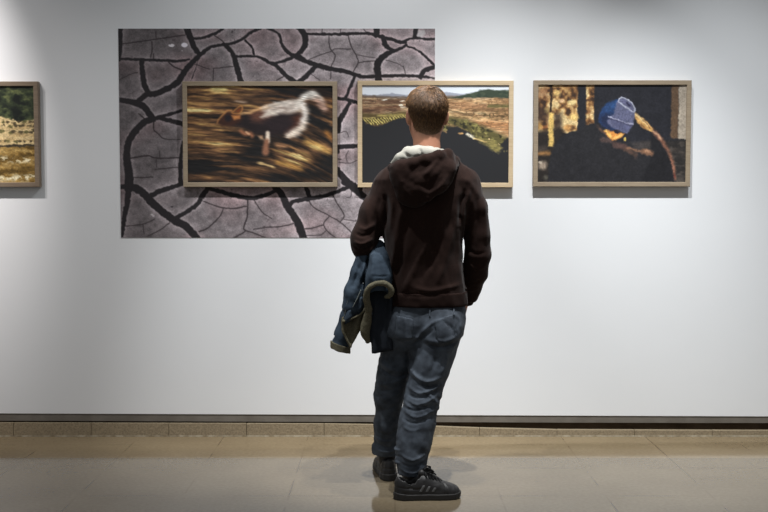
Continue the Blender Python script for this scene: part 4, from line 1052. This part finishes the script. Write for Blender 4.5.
hair['label'] = 'short brown hair'

# ---- hoodie
G = Field((-0.17, 4.12, 0.72), (0.50, 4.76, 1.56), 0.005)
rows = []
for py, xl, xr, hy, Y in ((150, 405, 450, .070, 4.395), (156, 400, 455, .082, 4.40), (162, 394, 461, .092, 4.405), (170, 384, 468, .105, 4.41), (180, 377, 474, .120, 4.415), (195, 378, 474, .134, 4.42), (215, 381, 469, .138, 4.42), (240, 384.5, 462.5, .132, 4.42), (262, 386.5, 462.5, .128, 4.425), (290, 387.5, 466, .132, 4.43), (302, 388, 467.5, .128, 4.43), (308, 388.6, 467, .124, 4.43)):
    rows.append((zof(py, Y), xof((xl + xr) / 2, Y, py), Y, (xr - xl) / 2 * PX, hy))
G.loft(rows, 0.0)
G.cone(Q(463, 184, 4.42), Q(473.5, 208, 4.42), 0.068, 0.062, 0.035)
G.chain([Q(473.5, 208, 4.42), Q(477.5, 235, 4.43), Q(478, 254, 4.44), Q(475, 274, 4.47), Q(468, 294, 4.515)], [0.062, 0.056, 0.055, 0.0545, 0.046], 0.012)
G.chain([Q(389.5, 187, 4.42), Q(375, 212, 4.42), Q(364, 239, 4.405), Q(365, 247, 4.42), Q(374, 256, 4.53), Q(380, 263, 4.60)], [0.070, 0.062, 0.055, 0.052, 0.048, 0.044], 0.03)
# open the neck
G.cut(lambda x, y, z: np.sqrt((x - Q(427, 150, 4.41)[0]) ** 2 + (y - 4.415) ** 2) - 0.070 + 9 * (z < zof(161, 4.41)), 0.0)
def folds(F_, L, Yref, yhi, k=1.0):
    for P_, amp, w in L: F_.fold(P_, Yref, amp * (0.75 if F_.lo[2] < 0.1 else k), w, yhi)
folds(G, (
    (((405, 196), (399, 222), (394, 250), (390, 280)), 0.012, 0.015), (((412, 203), (406, 232), (400, 262), (395, 290)), -0.008, 0.013),
    (((447, 200), (434, 228), (420, 256), (408, 282), (402, 296)), 0.009, 0.018), (((455, 205), (444, 234), (430, 262), (418, 284)), -0.007, 0.016),
    (((459, 214), (452, 240), (444, 266), (436, 288)), 0.007, 0.014), (((465, 192), (461, 206), (459, 228)), -0.010, 0.011), (((471, 188), (466, 204), (463, 226)), 0.006, 0.010),
    (((384, 192), (387, 208), (386, 228)), -0.011, 0.011), (((392, 196), (392, 212), (390, 232)), 0.007, 0.010),
    (((412, 287), (430, 291), (448, 288), (462, 285)), 0.006, 0.009), (((400, 294), (420, 296), (445, 294)), -0.004, 0.008), (((424, 208), (428, 236), (438, 258)), -0.005, 0.014)), 4.30, 4.40)
folds(G, ((((484, 200), (486, 222), (486, 246)), 0.006, 0.012), (((476, 196), (477, 220), (474, 246)), -0.007, 0.010), (((466, 247), (476, 254), (488, 252)), -0.004, 0.008), (((468, 262), (477, 270), (487, 266)), 0.005, 0.008),
    (((466, 276), (474, 283), (483, 280)), -0.005, 0.007), (((464, 286), (471, 292), (479, 290)), 0.005, 0.006), (((463, 178), (472, 186), (480, 200)), 0.004, 0.014)), 4.38, 4.50)
folds(G, ((((353, 241), (362, 244), (375, 238)), 0.009, 0.007), (((353, 247), (362, 250), (374, 245)), -0.008, 0.006), (((355, 233), (364, 236), (377, 229)), -0.007, 0.007), (((357, 226), (366, 229), (379, 222)), 0.006, 0.008),
    (((366, 204), (367, 218), (372, 232)), 0.006, 0.012), (((380, 196), (377, 214), (379, 232)), -0.007, 0.012)), 4.35, 4.50)
G.ripple(lambda x, y, z: 0.0042 * noise3(x * 22 + z * 9, y * 20, z * 9 - x * 8) + 0.0016 * noise3(x * 55, y * 50 + 3, z * 30))
hem_z = zof(307, 4.305)
G.d = np.maximum(G.d, (hem_z - G.ax[2])[None, None, :]).astype(np.float32)
V, F = G.mesh()
hoodie = link_mesh('hoodie', V, F, m_hood, person)
hoodie['label'] = 'dark brown hooded sweatshirt'
# ribbed hem band and cuffs (sub-parts)
def ribbed(fld, fn, name, parent, m, off=0.004, freq=260):
    g = fld.copy()
    sl, x, y, z = g.grid()
    g.d = np.maximum(np.maximum(fld.d - off, -(fld.d + 0.006)), fn(x, y, z)).astype(np.float32)
    V, F = g.mesh(); return link_mesh(name, V, F, m, parent)
z0, z1 = zof(308, 4.305), zof(293.5, 4.305)
arm_r0 = xof(468.5, 4.43, 300)
ribbed(G, lambda x, y, z: np.maximum(np.maximum(z0 - z, z - z1), np.maximum(np.abs(x - xof(428, 4.43, 300)) - 0.176, np.abs(y - 4.43) - 0.15)) + 0 * (x + y), 'waistband', hoodie, m_rib)
def cuff_fn(c, d, half):
    d = np.array(d, float) / np.linalg.norm(d)
    def fn(x, y, z):
        a = (x - c[0]) * d[0] + (y - c[1]) * d[1] + (z - c[2]) * d[2]
        r = np.sqrt(np.maximum((x - c[0]) ** 2 + (y - c[1]) ** 2 + (z - c[2]) ** 2 - a * a, 0))
        return np.maximum(np.abs(a) - half, r - 0.062)
    return fn
CR = Q(465.5, 297.5, 4.532); CL = Q(380.5, 263.5, 4.61)
for c, d in ((CR, Q(466, 296, 4.53) - Q(472, 276, 4.485)), (CL, Q(380, 263, 4.60) - Q(374, 256, 4.53))):
    fn = cuff_fn(c, d, 0.022)
    g = Field(c - 0.09, c + 0.09, 0.004)
    u_ = np.array(d) / np.linalg.norm(d)
    g.cone(c - u_ * 0.022, c + u_ * 0.022, 0.044, 0.041, 0)
    sl, x, y, z = g.grid(); g.d = np.maximum(g.d, np.abs((x - c[0]) * u_[0] + (y - c[1]) * u_[1] + (z - c[2]) * u_[2]) - 0.022).astype(np.float32)
    V, F = g.mesh(); link_mesh('cuff', V, F, m_rib, hoodie)

# hood hanging on the back, with its pale lining showing at the neck
K = Field((0.0, 4.10, 1.22), (0.36, 4.52, 1.56), 0.0035)
K.ell(Q(419, 178, 4.285), (0.122, 0.060, 0.088), 0)
K.ell(Q(437, 172, 4.29), (0.072, 0.058, 0.082), 0.03)
K.ell(Q(402, 172, 4.29), (0.050, 0.055, 0.050), 0.03)
K.ell(Q(413, 193, 4.288), (0.070, 0.045, 0.062), 0.04)
K.ell(Q(450, 166, 4.34), (0.040, 0.05, 0.035), 0.03)
K.chain([Q(391, 167, 4.30), Q(402, 166, 4.265), Q(413, 163.5, 4.25), Q(426, 159.5, 4.25), Q(439, 155, 4.265), Q(448, 155, 4.30), Q(455, 161, 4.36), Q(457, 168, 4.42)], [0.014, 0.018, 0.018, 0.018, 0.018, 0.018, 0.018, 0.016], 0.02)
K.chain([Q(448, 155, 4.30), Q(450, 170, 4.275), Q(442, 186, 4.26), Q(428, 197, 4.255)], [0.018, 0.020, 0.018, 0.014], 0.025)
# hollow behind the rim
K.cut(lambda x, y, z: np.sqrt(((x - Q(424, 160, 4.33)[0]) / 0.115) ** 2 + ((y - 4.345) / 0.075) ** 2 + ((z - zof(152, 4.33)) / 0.075) ** 2) * 0.08 - 0.08, 0.006)
folds(K, ((((446, 164), (437, 178), (427, 186), (418, 185)), -0.006, 0.010), (((450, 172), (441, 186), (430, 193), (420, 190)), 0.008, 0.010), (((440, 158), (431, 168), (422, 178)), 0.009, 0.010), (((422, 163), (412, 172), (404, 184)), -0.004, 0.012), (((430, 166), (424, 170), (414, 173)), -0.004, 0.008), (((398, 176), (404, 190), (414, 199)), 0.005, 0.012)), 4.24, 4.34, 0.6)
K.ripple(lambda x, y, z: 0.003 * noise3(x * 26, y * 24, z * 26) + 0.0012 * noise3(x * 60, y * 60, z * 60))
V, F = K.mesh(); hood = link_mesh('hood', V, F, m_hood, hoodie)
Lf = Field((0.0, 4.20, 1.34), (0.34, 4.55, 1.56), 0.0035)
Lf.chain([Q(392, 163, 4.315), Q(400, 158.5, 4.30), Q(411, 155, 4.295), Q(424, 153.5, 4.295), Q(436, 153, 4.305), Q(446, 155, 4.33)], [0.007, 0.021, 0.030, 0.026, 0.020, 0.014], 0.02)
Lf.chain([Q(400, 160, 4.33), Q(408, 153, 4.35), Q(418, 151, 4.345), Q(430, 151.2, 4.345), Q(443, 153, 4.36)], [0.016, 0.024, 0.022, 0.018, 0.016], 0.02)
for P_, amp, w in ((((402, 151), (408, 156), (420, 157)), -0.006, 0.007), (((420, 149), (422, 155), (418, 160)), -0.005, 0.006), (((397, 158), (403, 160)), -0.005, 0.005)):
    Lf.crease(pts(P_, 4.27), amp, w)
Lf.ripple(lambda x, y, z: 0.002 * noise3(x * 40, y * 40, z * 40))
V, F = Lf.mesh(); o = link_mesh('hood_lining', V, F, m_lining, hoodie); o['label'] = 'off-white hood lining'

# ---- jeans
J = Field((-0.12, 4.10, 0.04), (0.42, 4.72, 1.00), 0.005)
rows = []
for py, xl, xr, hy, Y in ((300, 391, 464, .118, 4.43), (310, 390, 465.5, .122, 4.43), (322, 387, 463, .124, 4.43), (332, 384, 461, .112, 4.43)):
    rows.append((zof(py, Y), xof((xl + xr) / 2, Y, py), Y, (xr - xl) / 2 * PX, hy))
def leg(rows, k=0.03):
    P_ = []; R_ = []
    for py, xl, xr, Y in rows:
        P_.append(Q((xl + xr) / 2, py, Y)); R_.append((xr - xl) / 2 * Y / 1000)
    g = Field((-0.12, 4.10, 0.04), (0.42, 4.72, 1.00), 0.005)
    g.chain(P_, R_, k, (1, 1.12, 1)); return g
g1 = leg(((318, 385, 419, 4.44), (345, 382, 412, 4.45), (365, 379.5, 409.5, 4.46), (380, 377.5, 406, 4.47), (395, 375, 402.5, 4.49), (425, 375, 401, 4.52), (442, 375.5, 400, 4.545), (453, 373.5, 400.5, 4.555), (460, 374, 400.5, 4.555)))
g2 = leg(((318, 421, 464, 4.42), (332, 415, 460, 4.41), (350, 413, 454.5, 4.40), (368, 411, 448.5, 4.385), (386, 408, 441.5, 4.37), (402, 405, 438, 4.355), (422, 400.5, 434.5, 4.34), (440, 397.5, 431, 4.325), (456, 397, 427, 4.315), (472, 397.5, 425, 4.30)))
J.d = np.minimum(g1.d, g2.d)
J.loft(rows, 0.03)
J.ell(Q(441, 330, 4.335), (0.076, 0.042, 0.075), 0.05); J.ell(Q(408, 330, 4.372), (0.070, 0.036, 0.085), 0.06)
# creases
folds(J, ((((424, 343), (436, 346), (448, 345), (460, 340)), -0.011, 0.007), (((422, 338), (436, 341), (450, 339), (458, 334)), 0.007, 0.010), (((412, 344), (420, 334), (432, 322), (446, 317)), 0.006, 0.006), (((411, 347), (422, 337), (434, 328)), -0.008, 0.006), (((452, 312), (460, 320), (462, 332)), 0.006, 0.008), (((440, 318), (452, 328), (455, 340)), -0.005, 0.008),
    (((409, 368), (416, 376), (428, 380), (444, 376)), 0.012, 0.008), (((409, 376), (418, 383), (430, 386), (443, 382)), -0.010, 0.006), (((447, 352), (446, 364), (438, 376)), 0.007, 0.010), (((436, 350), (434, 364), (428, 374)), -0.005, 0.010),
    (((407, 386), (418, 391), (430, 389), (441, 384)), 0.010, 0.006), (((407, 394), (420, 396), (434, 390)), -0.009, 0.006), (((404, 398), (416, 402), (428, 399), (439, 393)), 0.010, 0.006), (((404, 406), (416, 408), (432, 402)), -0.008, 0.005), (((402, 409), (416, 414), (436, 408)), 0.009, 0.006), (((402, 417), (414, 420), (434, 414)), -0.007, 0.005), (((402, 424), (412, 427), (422, 424)), 0.004, 0.006), (((426, 390), (434, 398), (439, 404)), 0.009, 0.006), (((416, 400), (426, 405), (436, 404)), -0.007, 0.005),
    (((398, 450), (412, 455), (428, 449)), 0.008, 0.006), (((398, 458), (412, 462), (426, 457)), -0.008, 0.005), (((398, 464), (412, 468), (426, 463)), 0.009, 0.005)), 4.32, 4.42)
folds(J, ((((378, 364), (388, 371), (399, 375), (407, 370)), -0.009, 0.007), (((379, 359), (390, 366), (403, 369)), 0.008, 0.008), (((376, 383), (388, 381), (404, 376)), 0.010, 0.007), (((376, 390), (389, 388), (403, 382)), -0.009, 0.006), (((377, 398), (390, 395), (402, 390)), 0.007, 0.007),
    (((376, 412), (388, 408), (400, 402)), -0.005, 0.008), (((374, 439), (386, 442), (401, 439)), 0.009, 0.005), (((374, 445), (388, 448), (401, 445)), -0.009, 0.005), (((374, 451), (388, 453), (401, 451)), 0.009, 0.005), (((376, 432), (388, 435), (400, 429)), -0.006, 0.006), (((410, 345), (409, 362), (406, 378)), 0.006, 0.006)), 4.46, 4.60)
zk, za = zof(400, 4.36), zof(455, 4.32)
def jr(x, y, z):
    m = np.exp(-((z - zk) / 0.075) ** 2) + 0.8 * np.exp(-((z - za) / 0.045) ** 2)
    a = noise3(x * 16 + y * 9, y * 18 + 4, z * 52 + x * 30) * 0.006 * m
    return a + 0.0025 * noise3(x * 20, y * 20, z * 14) + 0.0013 * noise3(x * 60, y * 60, z * 55)
J.ripple(jr)
J.d = np.maximum(J.d, np.where(J.ax[1][None, :, None] > 4.43, zof(454.5, 4.53), zof(474.5, 4.28)) - J.ax[2][None, None, :]).astype(np.float32)
V, F = J.mesh(); jeans = link_mesh('jeans', V, F, m_jean, person); jeans['label'] = 'faded blue jeans'
def patch(name, poly_px, Yp, off=0.0035):
    P_ = [Q(a, b, Yp)[[0, 2]] for a, b in poly_px]
    g = J.copy(); sl, x, y, z = g.grid()
    pd = sd_poly(P_, x[:, 0, 0][:, None], z[0, 0, :][None, :])[:, None, :]
    g.d = np.maximum(np.maximum(J.d - off, -(J.d + 0.004)), np.maximum(pd, y - 4.42)).astype(np.float32)
    V, F = g.mesh(); return link_mesh(name, V, F, m_jean, jeans)
patch('pocket', ((434, 319), (452, 314), (457, 336), (447, 344), (436, 339)), 4.31)
patch('pocket', ((396, 316), (414, 319), (412, 339), (403, 344), (394, 336)), 4.31)
for P_ in (((428.6, 309), (430.6, 309), (430.6, 317), (428.6, 317)), ((453, 308), (455, 308), (455, 315), (453, 315))): patch('belt_loop', P_, 4.32, 0.006)

# ---- shoes
def shoe(heel, direction, label):
    d = np.array((direction[0], direction[1], 0.0)); d /= np.linalg.norm(d); s_ = np.array((-d[1], d[0], 0))
    Lh = 0.286
    lo = np.minimum(heel, heel + d * Lh) - 0.07; hi = np.maximum(heel, heel + d * Lh) + 0.07; lo[2] = -0.012; hi[2] = 0.16
    U = [0, .012, .04, .09, .14, .186, .226, .257, .276, .286]
    Wd = [.004, .024, .036, .037, .040, .047, .049, .043, .028, .004]
    Tp = [.070, .098, .108, .104, .104, .083, .066, .056, .045, .026]
    def uvz(x, y, z): return (x - heel[0]) * d[0] + (y - heel[1]) * d[1], (x - heel[0]) * s_[0] + (y - heel[1]) * s_[1], z
    def body(grow=0.0):
        def fn(x, y, z):
            u, v, z = uvz(x, y, z)
            w = np.interp(u, U, Wd) + grow + 0.0; t = np.interp(u, U, Tp) + grow
            zz = np.maximum(z - 0.02, 0)
            q = (np.abs(v / np.maximum(w, 1e-3)) ** 2.6 + (zz / np.maximum(t - 0.02, 1e-3)) ** 2.6) ** (1 / 2.6)
            dd = (q - 1) * np.minimum(w, 0.034)
            return np.maximum(np.maximum(dd, np.maximum(-u - grow, u - Lh - grow)), 0.012 - z)
        return fn
    root = empty('shoe', heel + d * 0.1); root.parent = person
    root.location = tuple(heel + d * 0.1 - wloc(person) * np.array((1, 1, 1)))
    root['label'] = label
    A = Field(lo, hi, 0.003); A.add(body())
    # ankle opening
    def op(x, y, z):
        u, v, z = uvz(x, y, z)
        return np.maximum(np.sqrt(((u - .068) / .050) ** 2 + (v / .030) ** 2) * 0.03 - 0.03, 0.045 - z)
    A.cut(op, 0.004)
    def stitch(x, y, z):
        u, v, z = uvz(x, y, z)
        a = 0.0022 * np.exp(-((u - (.205 + 6 * v * v)) / .004) ** 2) + 0.002 * np.exp(-((z - .048 - 0.1 * np.maximum(0, .09 - u)) / .003) ** 2) * (u < .11)
        return a + 0.0008 * noise3(x * 70, y * 70, z * 70)
    A.ripple(stitch)
    V, F = A.mesh(); link_mesh('upper', V, F, m_shoe, root)
    S = Field(lo, hi, 0.003)
    def sole(x, y, z):
        u, v, z = uvz(x, y, z)
        w = np.interp(u, [a * 1.02 - 0.003 for a in U], Wd) + 0.0035
        toe = 0.010 * np.clip((u - .24) / .05, 0, 1) ** 2
        return np.maximum(np.maximum(np.abs(v) - w, np.maximum(-u - .004, u - Lh - .002)), np.maximum(toe - z, z - 0.026 - 0.4 * toe - 0.006 * np.clip((.06 - u) / .06, 0, 1)))
    S.add(sole); V, F = S.mesh(); V[:, 2] = np.maximum(V[:, 2], 0.0005); link_mesh('sole', V, F, m_sole, root)
    T = Field(lo, hi, 0.003)
    a = lambda u, v, z: heel + d * u + s_ * v + np.array((0, 0, z))
    T.cone(a(.118, 0, .108), a(.155, 0, .088), .016, .020, .0, (1, 1, 1)); T.cone(a(.155, 0, .086), a(.19, 0, .068), .020, .018, .01)
    V, F = T.mesh(); link_mesh('tongue', V, F, m_shoe, root)
    Lc = Field(lo, hi, 0.0026)
    for i, u in enumerate((.128, .143, .158, .173, .187)):
        zt = np.interp(u, [.12, .15, .19], [.112, .102, .082]) + 0.004
        P_ = [a(u + .006, -.026, zt - .016), a(u, -.012, zt), a(u - .003, .012, zt), a(u + .004, .026, zt - .016)]
        Lc.chain(P_, [.0036, .0036], 0.002)
    c0 = a(.130, 0, .124)
    for sg in (-1, 1):
        Lc.chain([c0, c0 + d * .012 + s_ * sg * .018 + (0, 0, .010), c0 + d * .030 + s_ * sg * .030 + (0, 0, .002), c0 + d * .030 + s_ * sg * .020 + (0, 0, -.012), c0], [.0034, .0036], 0.002)
        Lc.chain([c0, c0 + d * .020 + s_ * sg * .012 + (0, 0, .002), c0 + d * .045 + s_ * sg * .024 + (0, 0, -.018)], [.0034, .0032], 0.002)
    Lc.cone(c0 - s_ * .004, c0 + s_ * .004, .007, .007, .002)
    V, F = Lc.mesh(); link_mesh('laces', V, F, m_lace, root)
    for sg in (-1, 1):
        for i in range(3):
            u0 = .112 + .026 * i
            g = Field(lo, hi, 0.0026); g.add(body(0.0016))
            sl, x, y, z = g.grid(); u, v, zz = uvz(x, y, z)
            par = np.maximum(np.abs(u - u0 - 0.55 * (zz - .045)) - .0062, np.maximum(.036 - zz, zz - (.064 - .004 * i)))
            inner = Field(lo, hi, 0.0026); inner.add(body(-0.004))
            g.d = np.maximum(np.maximum(g.d, -inner.d), np.maximum(par, sg * v * -1 + .012)).astype(np.float32)
            if (g.d < 0).any(): V, F = g.mesh(); link_mesh('stripe', V, F, m_stripe, root)
    return root
hr = Q(394.3, 498, ground_y(499)); hr[2] = 0
shoe(hr, (0.99, 0.12), 'black low trainer pointing right')
hl = Q(390, 480, ground_y(481.5)); hl[2] = 0
shoe(hl, (-0.13, 0.99), 'black low trainer pointing at the wall')
# ---------------------------------------------------------------- denim jacket over the left forearm
m_den = mat('dark_blue_denim', (47, 57, 68), 0.85, 0.2, noise=(30, (60, 72, 84), 8), bump=(700, 0.15, 0.001))
m_fleece = mat('olive_fleece_lining', (92, 88, 72), 0.95, 0.1, noise=(160, (112, 106, 88), 4), bump=(350, 0.5, 0.003))
m_black = mat('black_lining', (38, 42, 48), 0.9, 0.15)
jk = empty('denim_jacket', Q(370, 262, 4.50))
set_props(jk, 'blue denim jacket with olive fleece lining draped over the man\'s left forearm', 'jacket')
JB = ((-0.28, 4.18, 0.54), (0.10, 4.72, 1.15))
def slab(fld, poly_px, Yref, Yc, th, k=0.0, rnd=0.01):
    """hanging cloth of real thickness: outline in the plane at depth Yref, mid depth Yc(px, py)"""
    P_ = [Q(a, b, Yref)[[0, 2]] for a, b in poly_px]
    sl, x, y, z = fld.grid()
    pd = sd_poly(P_, x[:, 0, 0][:, None], z[0, 0, :][None, :])[:, None, :]
    px = 384 + x * 1000 / Yref; py = 203 + (CAMZ - z) * 1000 / Yref
    yd = np.abs(y - Yc(px, py)) - th
    q = np.sqrt(np.maximum(pd + rnd, 0) ** 2 + np.maximum(yd + rnd, 0) ** 2) + np.minimum(np.maximum(pd, yd) + rnd, 0) - rnd
    fld.d = smin(fld.d, q.astype(np.float32), k)
def emit(fld, name, m, parent=jk, rip=0.003):
    fld.ripple(lambda x, y, z: rip * noise3(x * 34 + z * 8, y * 30, z * 16 - x * 10) + 0.0012 * noise3(x * 80, y * 80, z * 70))
    V, F = fld.mesh(); return link_mesh(name, V, F, m, parent)
# back panel folded over the arm
D1 = Field(*JB, 0.004)
D1.chain([Q(379, 246, 4.42), Q(378, 262, 4.36), Q(378, 276, 4.345), Q(378, 287, 4.345)], [0.026, 0.046, 0.056, 0.058], 0.03, (1, 1.1, 1))
D1.chain([Q(363, 256, 4.40), Q(360, 272, 4.39), Q(355, 292, 4.385), Q(352, 306, 4.385)], [0.030, 0.036, 0.042, 0.044], 0.03)
D1.chain([Q(372, 250, 4.47), Q(378, 252, 4.58)], [0.045, 0.05], 0.03)
D1.chain([Q(369, 256, 4.355), Q(365, 272, 4.345), Q(362.5, 286, 4.345)], [-0.0, 0.0], 0.0)
folds(D1, ((((370, 252), (367, 266), (363, 280), (362, 292)), -0.016, 0.010), (((372, 275), (380, 275.5), (389, 275)), -0.003, 0.004), (((362, 262), (357, 275), (352, 290)), -0.008, 0.009), (((366, 262), (362, 276), (358, 290)), 0.007, 0.008), (((374, 255), (372, 270), (370, 284)), 0.005, 0.010)), 4.34, 4.44)
# hollow at the rolled end
D1.cut(lambda x, y, z: np.sqrt(((x - Q(378, 294, 4.32)[0]) / 0.046) ** 2 + ((y - 4.33) / 0.06) ** 2 + ((z - zof(296, 4.32)) / 0.040) ** 2) * 0.045 - 0.045, 0.003)
D1.cone(Q(368, 258, 4.43), Q(365, 272, 4.42), 0.03, 0.036, 0.02)
emit(D1, 'denim_body', m_den)
# front panel hanging down on the left and the sleeve beyond it
D2 = Field(*JB, 0.004)
slab(D2, ((353, 286), (366, 288), (366, 306), (361, 315), (352, 320), (344.5, 325), (343, 318), (346, 304)), 4.38, lambda px, py: 4.385 + 0.012 * np.sin(px * 0.5) - 0.012 * np.sin((px + py) * .22), 0.022, 0.012, 0.018)
folds(D2, ((((362, 292), (356, 304), (348, 314)), 0.008, 0.008), (((358, 290), (350, 302), (345, 312)), -0.008, 0.008), (((364, 304), (354, 314), (346, 320)), 0.006, 0.006)), 4.36, 4.44)
fp = emit(D2, 'front_panel', m_den)
m_thread = mat('pale_seam_thread', (112, 116, 112), 0.8, 0.2)
D8 = Field(*JB, 0.003)
D8.tube([Q(361, 290, 4.336), Q(356, 301, 4.338), Q(350, 312, 4.35), Q(346, 320, 4.356)], [0.0028, 0.0028]); D8.tube([Q(349, 296, 4.347), Q(346.5, 306, 4.352), Q(344.5, 316, 4.36)], [0.0025, 0.0025])
V, F = D8.mesh(); link_mesh('seam', V, F, m_thread, fp)
D3 = Field(*JB, 0.004)
D3.chain([Q(354, 300, 4.43), Q(349, 316, 4.44), Q(343.5, 334, 4.445), Q(340.5, 345, 4.45)], [0.034, 0.036, 0.038, 0.042], 0.02, (1, 1.2, 1))
D3.cut(lambda x, y, z: (z - zof(347, 4.45)) + 0.32 * (x - Q(341, 343, 4.45)[0]) + 0 * y)
D3.cut(lambda x, y, z: np.sqrt((x - Q(341, 343, 4.45)[0]) ** 2 + ((y - 4.45) / 1.2) ** 2) - 0.033 + 9 * (z > zof(335, 4.45)), 0.0)
slv = emit(D3, 'sleeve', m_den, rip=0.004)
D4 = Field(*JB, 0.0035)                                   # turned-up cuff with its lining
cc = Q(340.5, 347, 4.45)
def ring(x, y, z):
    q = np.sqrt((x - cc[0]) ** 2 + ((y - cc[1]) / 1.2) ** 2)
    return np.maximum(np.abs(q - 0.038) - 0.0075, np.abs(z - cc[2] + 0.32 * (x - cc[0])) - 0.016)
D4.add(ring); emit(D4, 'cuff', m_fleece, slv, 0.0015)
# turned-back fleece facing on the front panel
D5 = Field(*JB, 0.004)
slab(D5, ((342.6, 322), (352, 319), (362, 311), (368, 306), (364, 324), (358.5, 333), (355, 340), (350.5, 347.5), (346, 341), (343, 332)), 4.39, lambda px, py: 4.395 + 0.010 * np.sin(px * 0.45 + py * .1), 0.012, 0.0, 0.010)
D5.tube([Q(343, 318, 4.37), Q(343, 330, 4.37), Q(346.5, 339, 4.372), Q(350.5, 346.5, 4.378)], [0.006, 0.006], 0.006)
D5.tube([Q(344, 321.5, 4.362), Q(353, 318, 4.355), Q(362, 313, 4.352), Q(366, 305, 4.345)], [0.0055, 0.0055], 0.006)
emit(D5, 'fleece_facing', m_fleece, rip=0.002)
# rolled fleece edge: curl at the near end, then down the opening
D6 = Field(*JB, 0.0035)
D6.tube([Q(386, 297, 4.31), Q(389.5, 295.5, 4.295), Q(391.5, 291.5, 4.285), Q(389.5, 286.5, 4.28), Q(384, 283.4, 4.277), Q(377, 283.6, 4.277), Q(370.5, 286.5, 4.28), Q(366.8, 292, 4.29), Q(366.5, 300, 4.31), Q(368.6, 309, 4.33)], [0.008, 0.0115, 0.0135, 0.0135, 0.012, 0.012, 0.012, 0.013, 0.015, 0.016], 0.006)
D6.tube([Q(368.6, 309, 4.33), Q(367, 320, 4.35), Q(365, 331, 4.36), Q(368, 341, 4.365)], [0.013, 0.020, 0.022, 0.012], 0.012)
emit(D6, 'rolled_edge', m_fleece, rip=0.0015)
# dark lined inside of the far half, hanging between arm and leg
D7 = Field(*JB, 0.004)
slab(D7, ((367, 287), (392, 287), (393, 318), (392.5, 350), (381, 351.5), (371.5, 353.5), (371, 343), (365, 336), (366, 318)), 4.38, lambda px, py: 4.372 + 0.008 * np.sin(px * 0.38) + 0.0 * py, 0.020, 0.0, 0.014)
D7.crease(pts(((385, 350), (384.5, 343), (386, 337)), 4.345), 0.006, 0.004)
D7.crease(pts(((378, 300), (377, 325), (379, 345)), 4.345), -0.006, 0.010)
emit(D7, 'dark_lining', m_black)
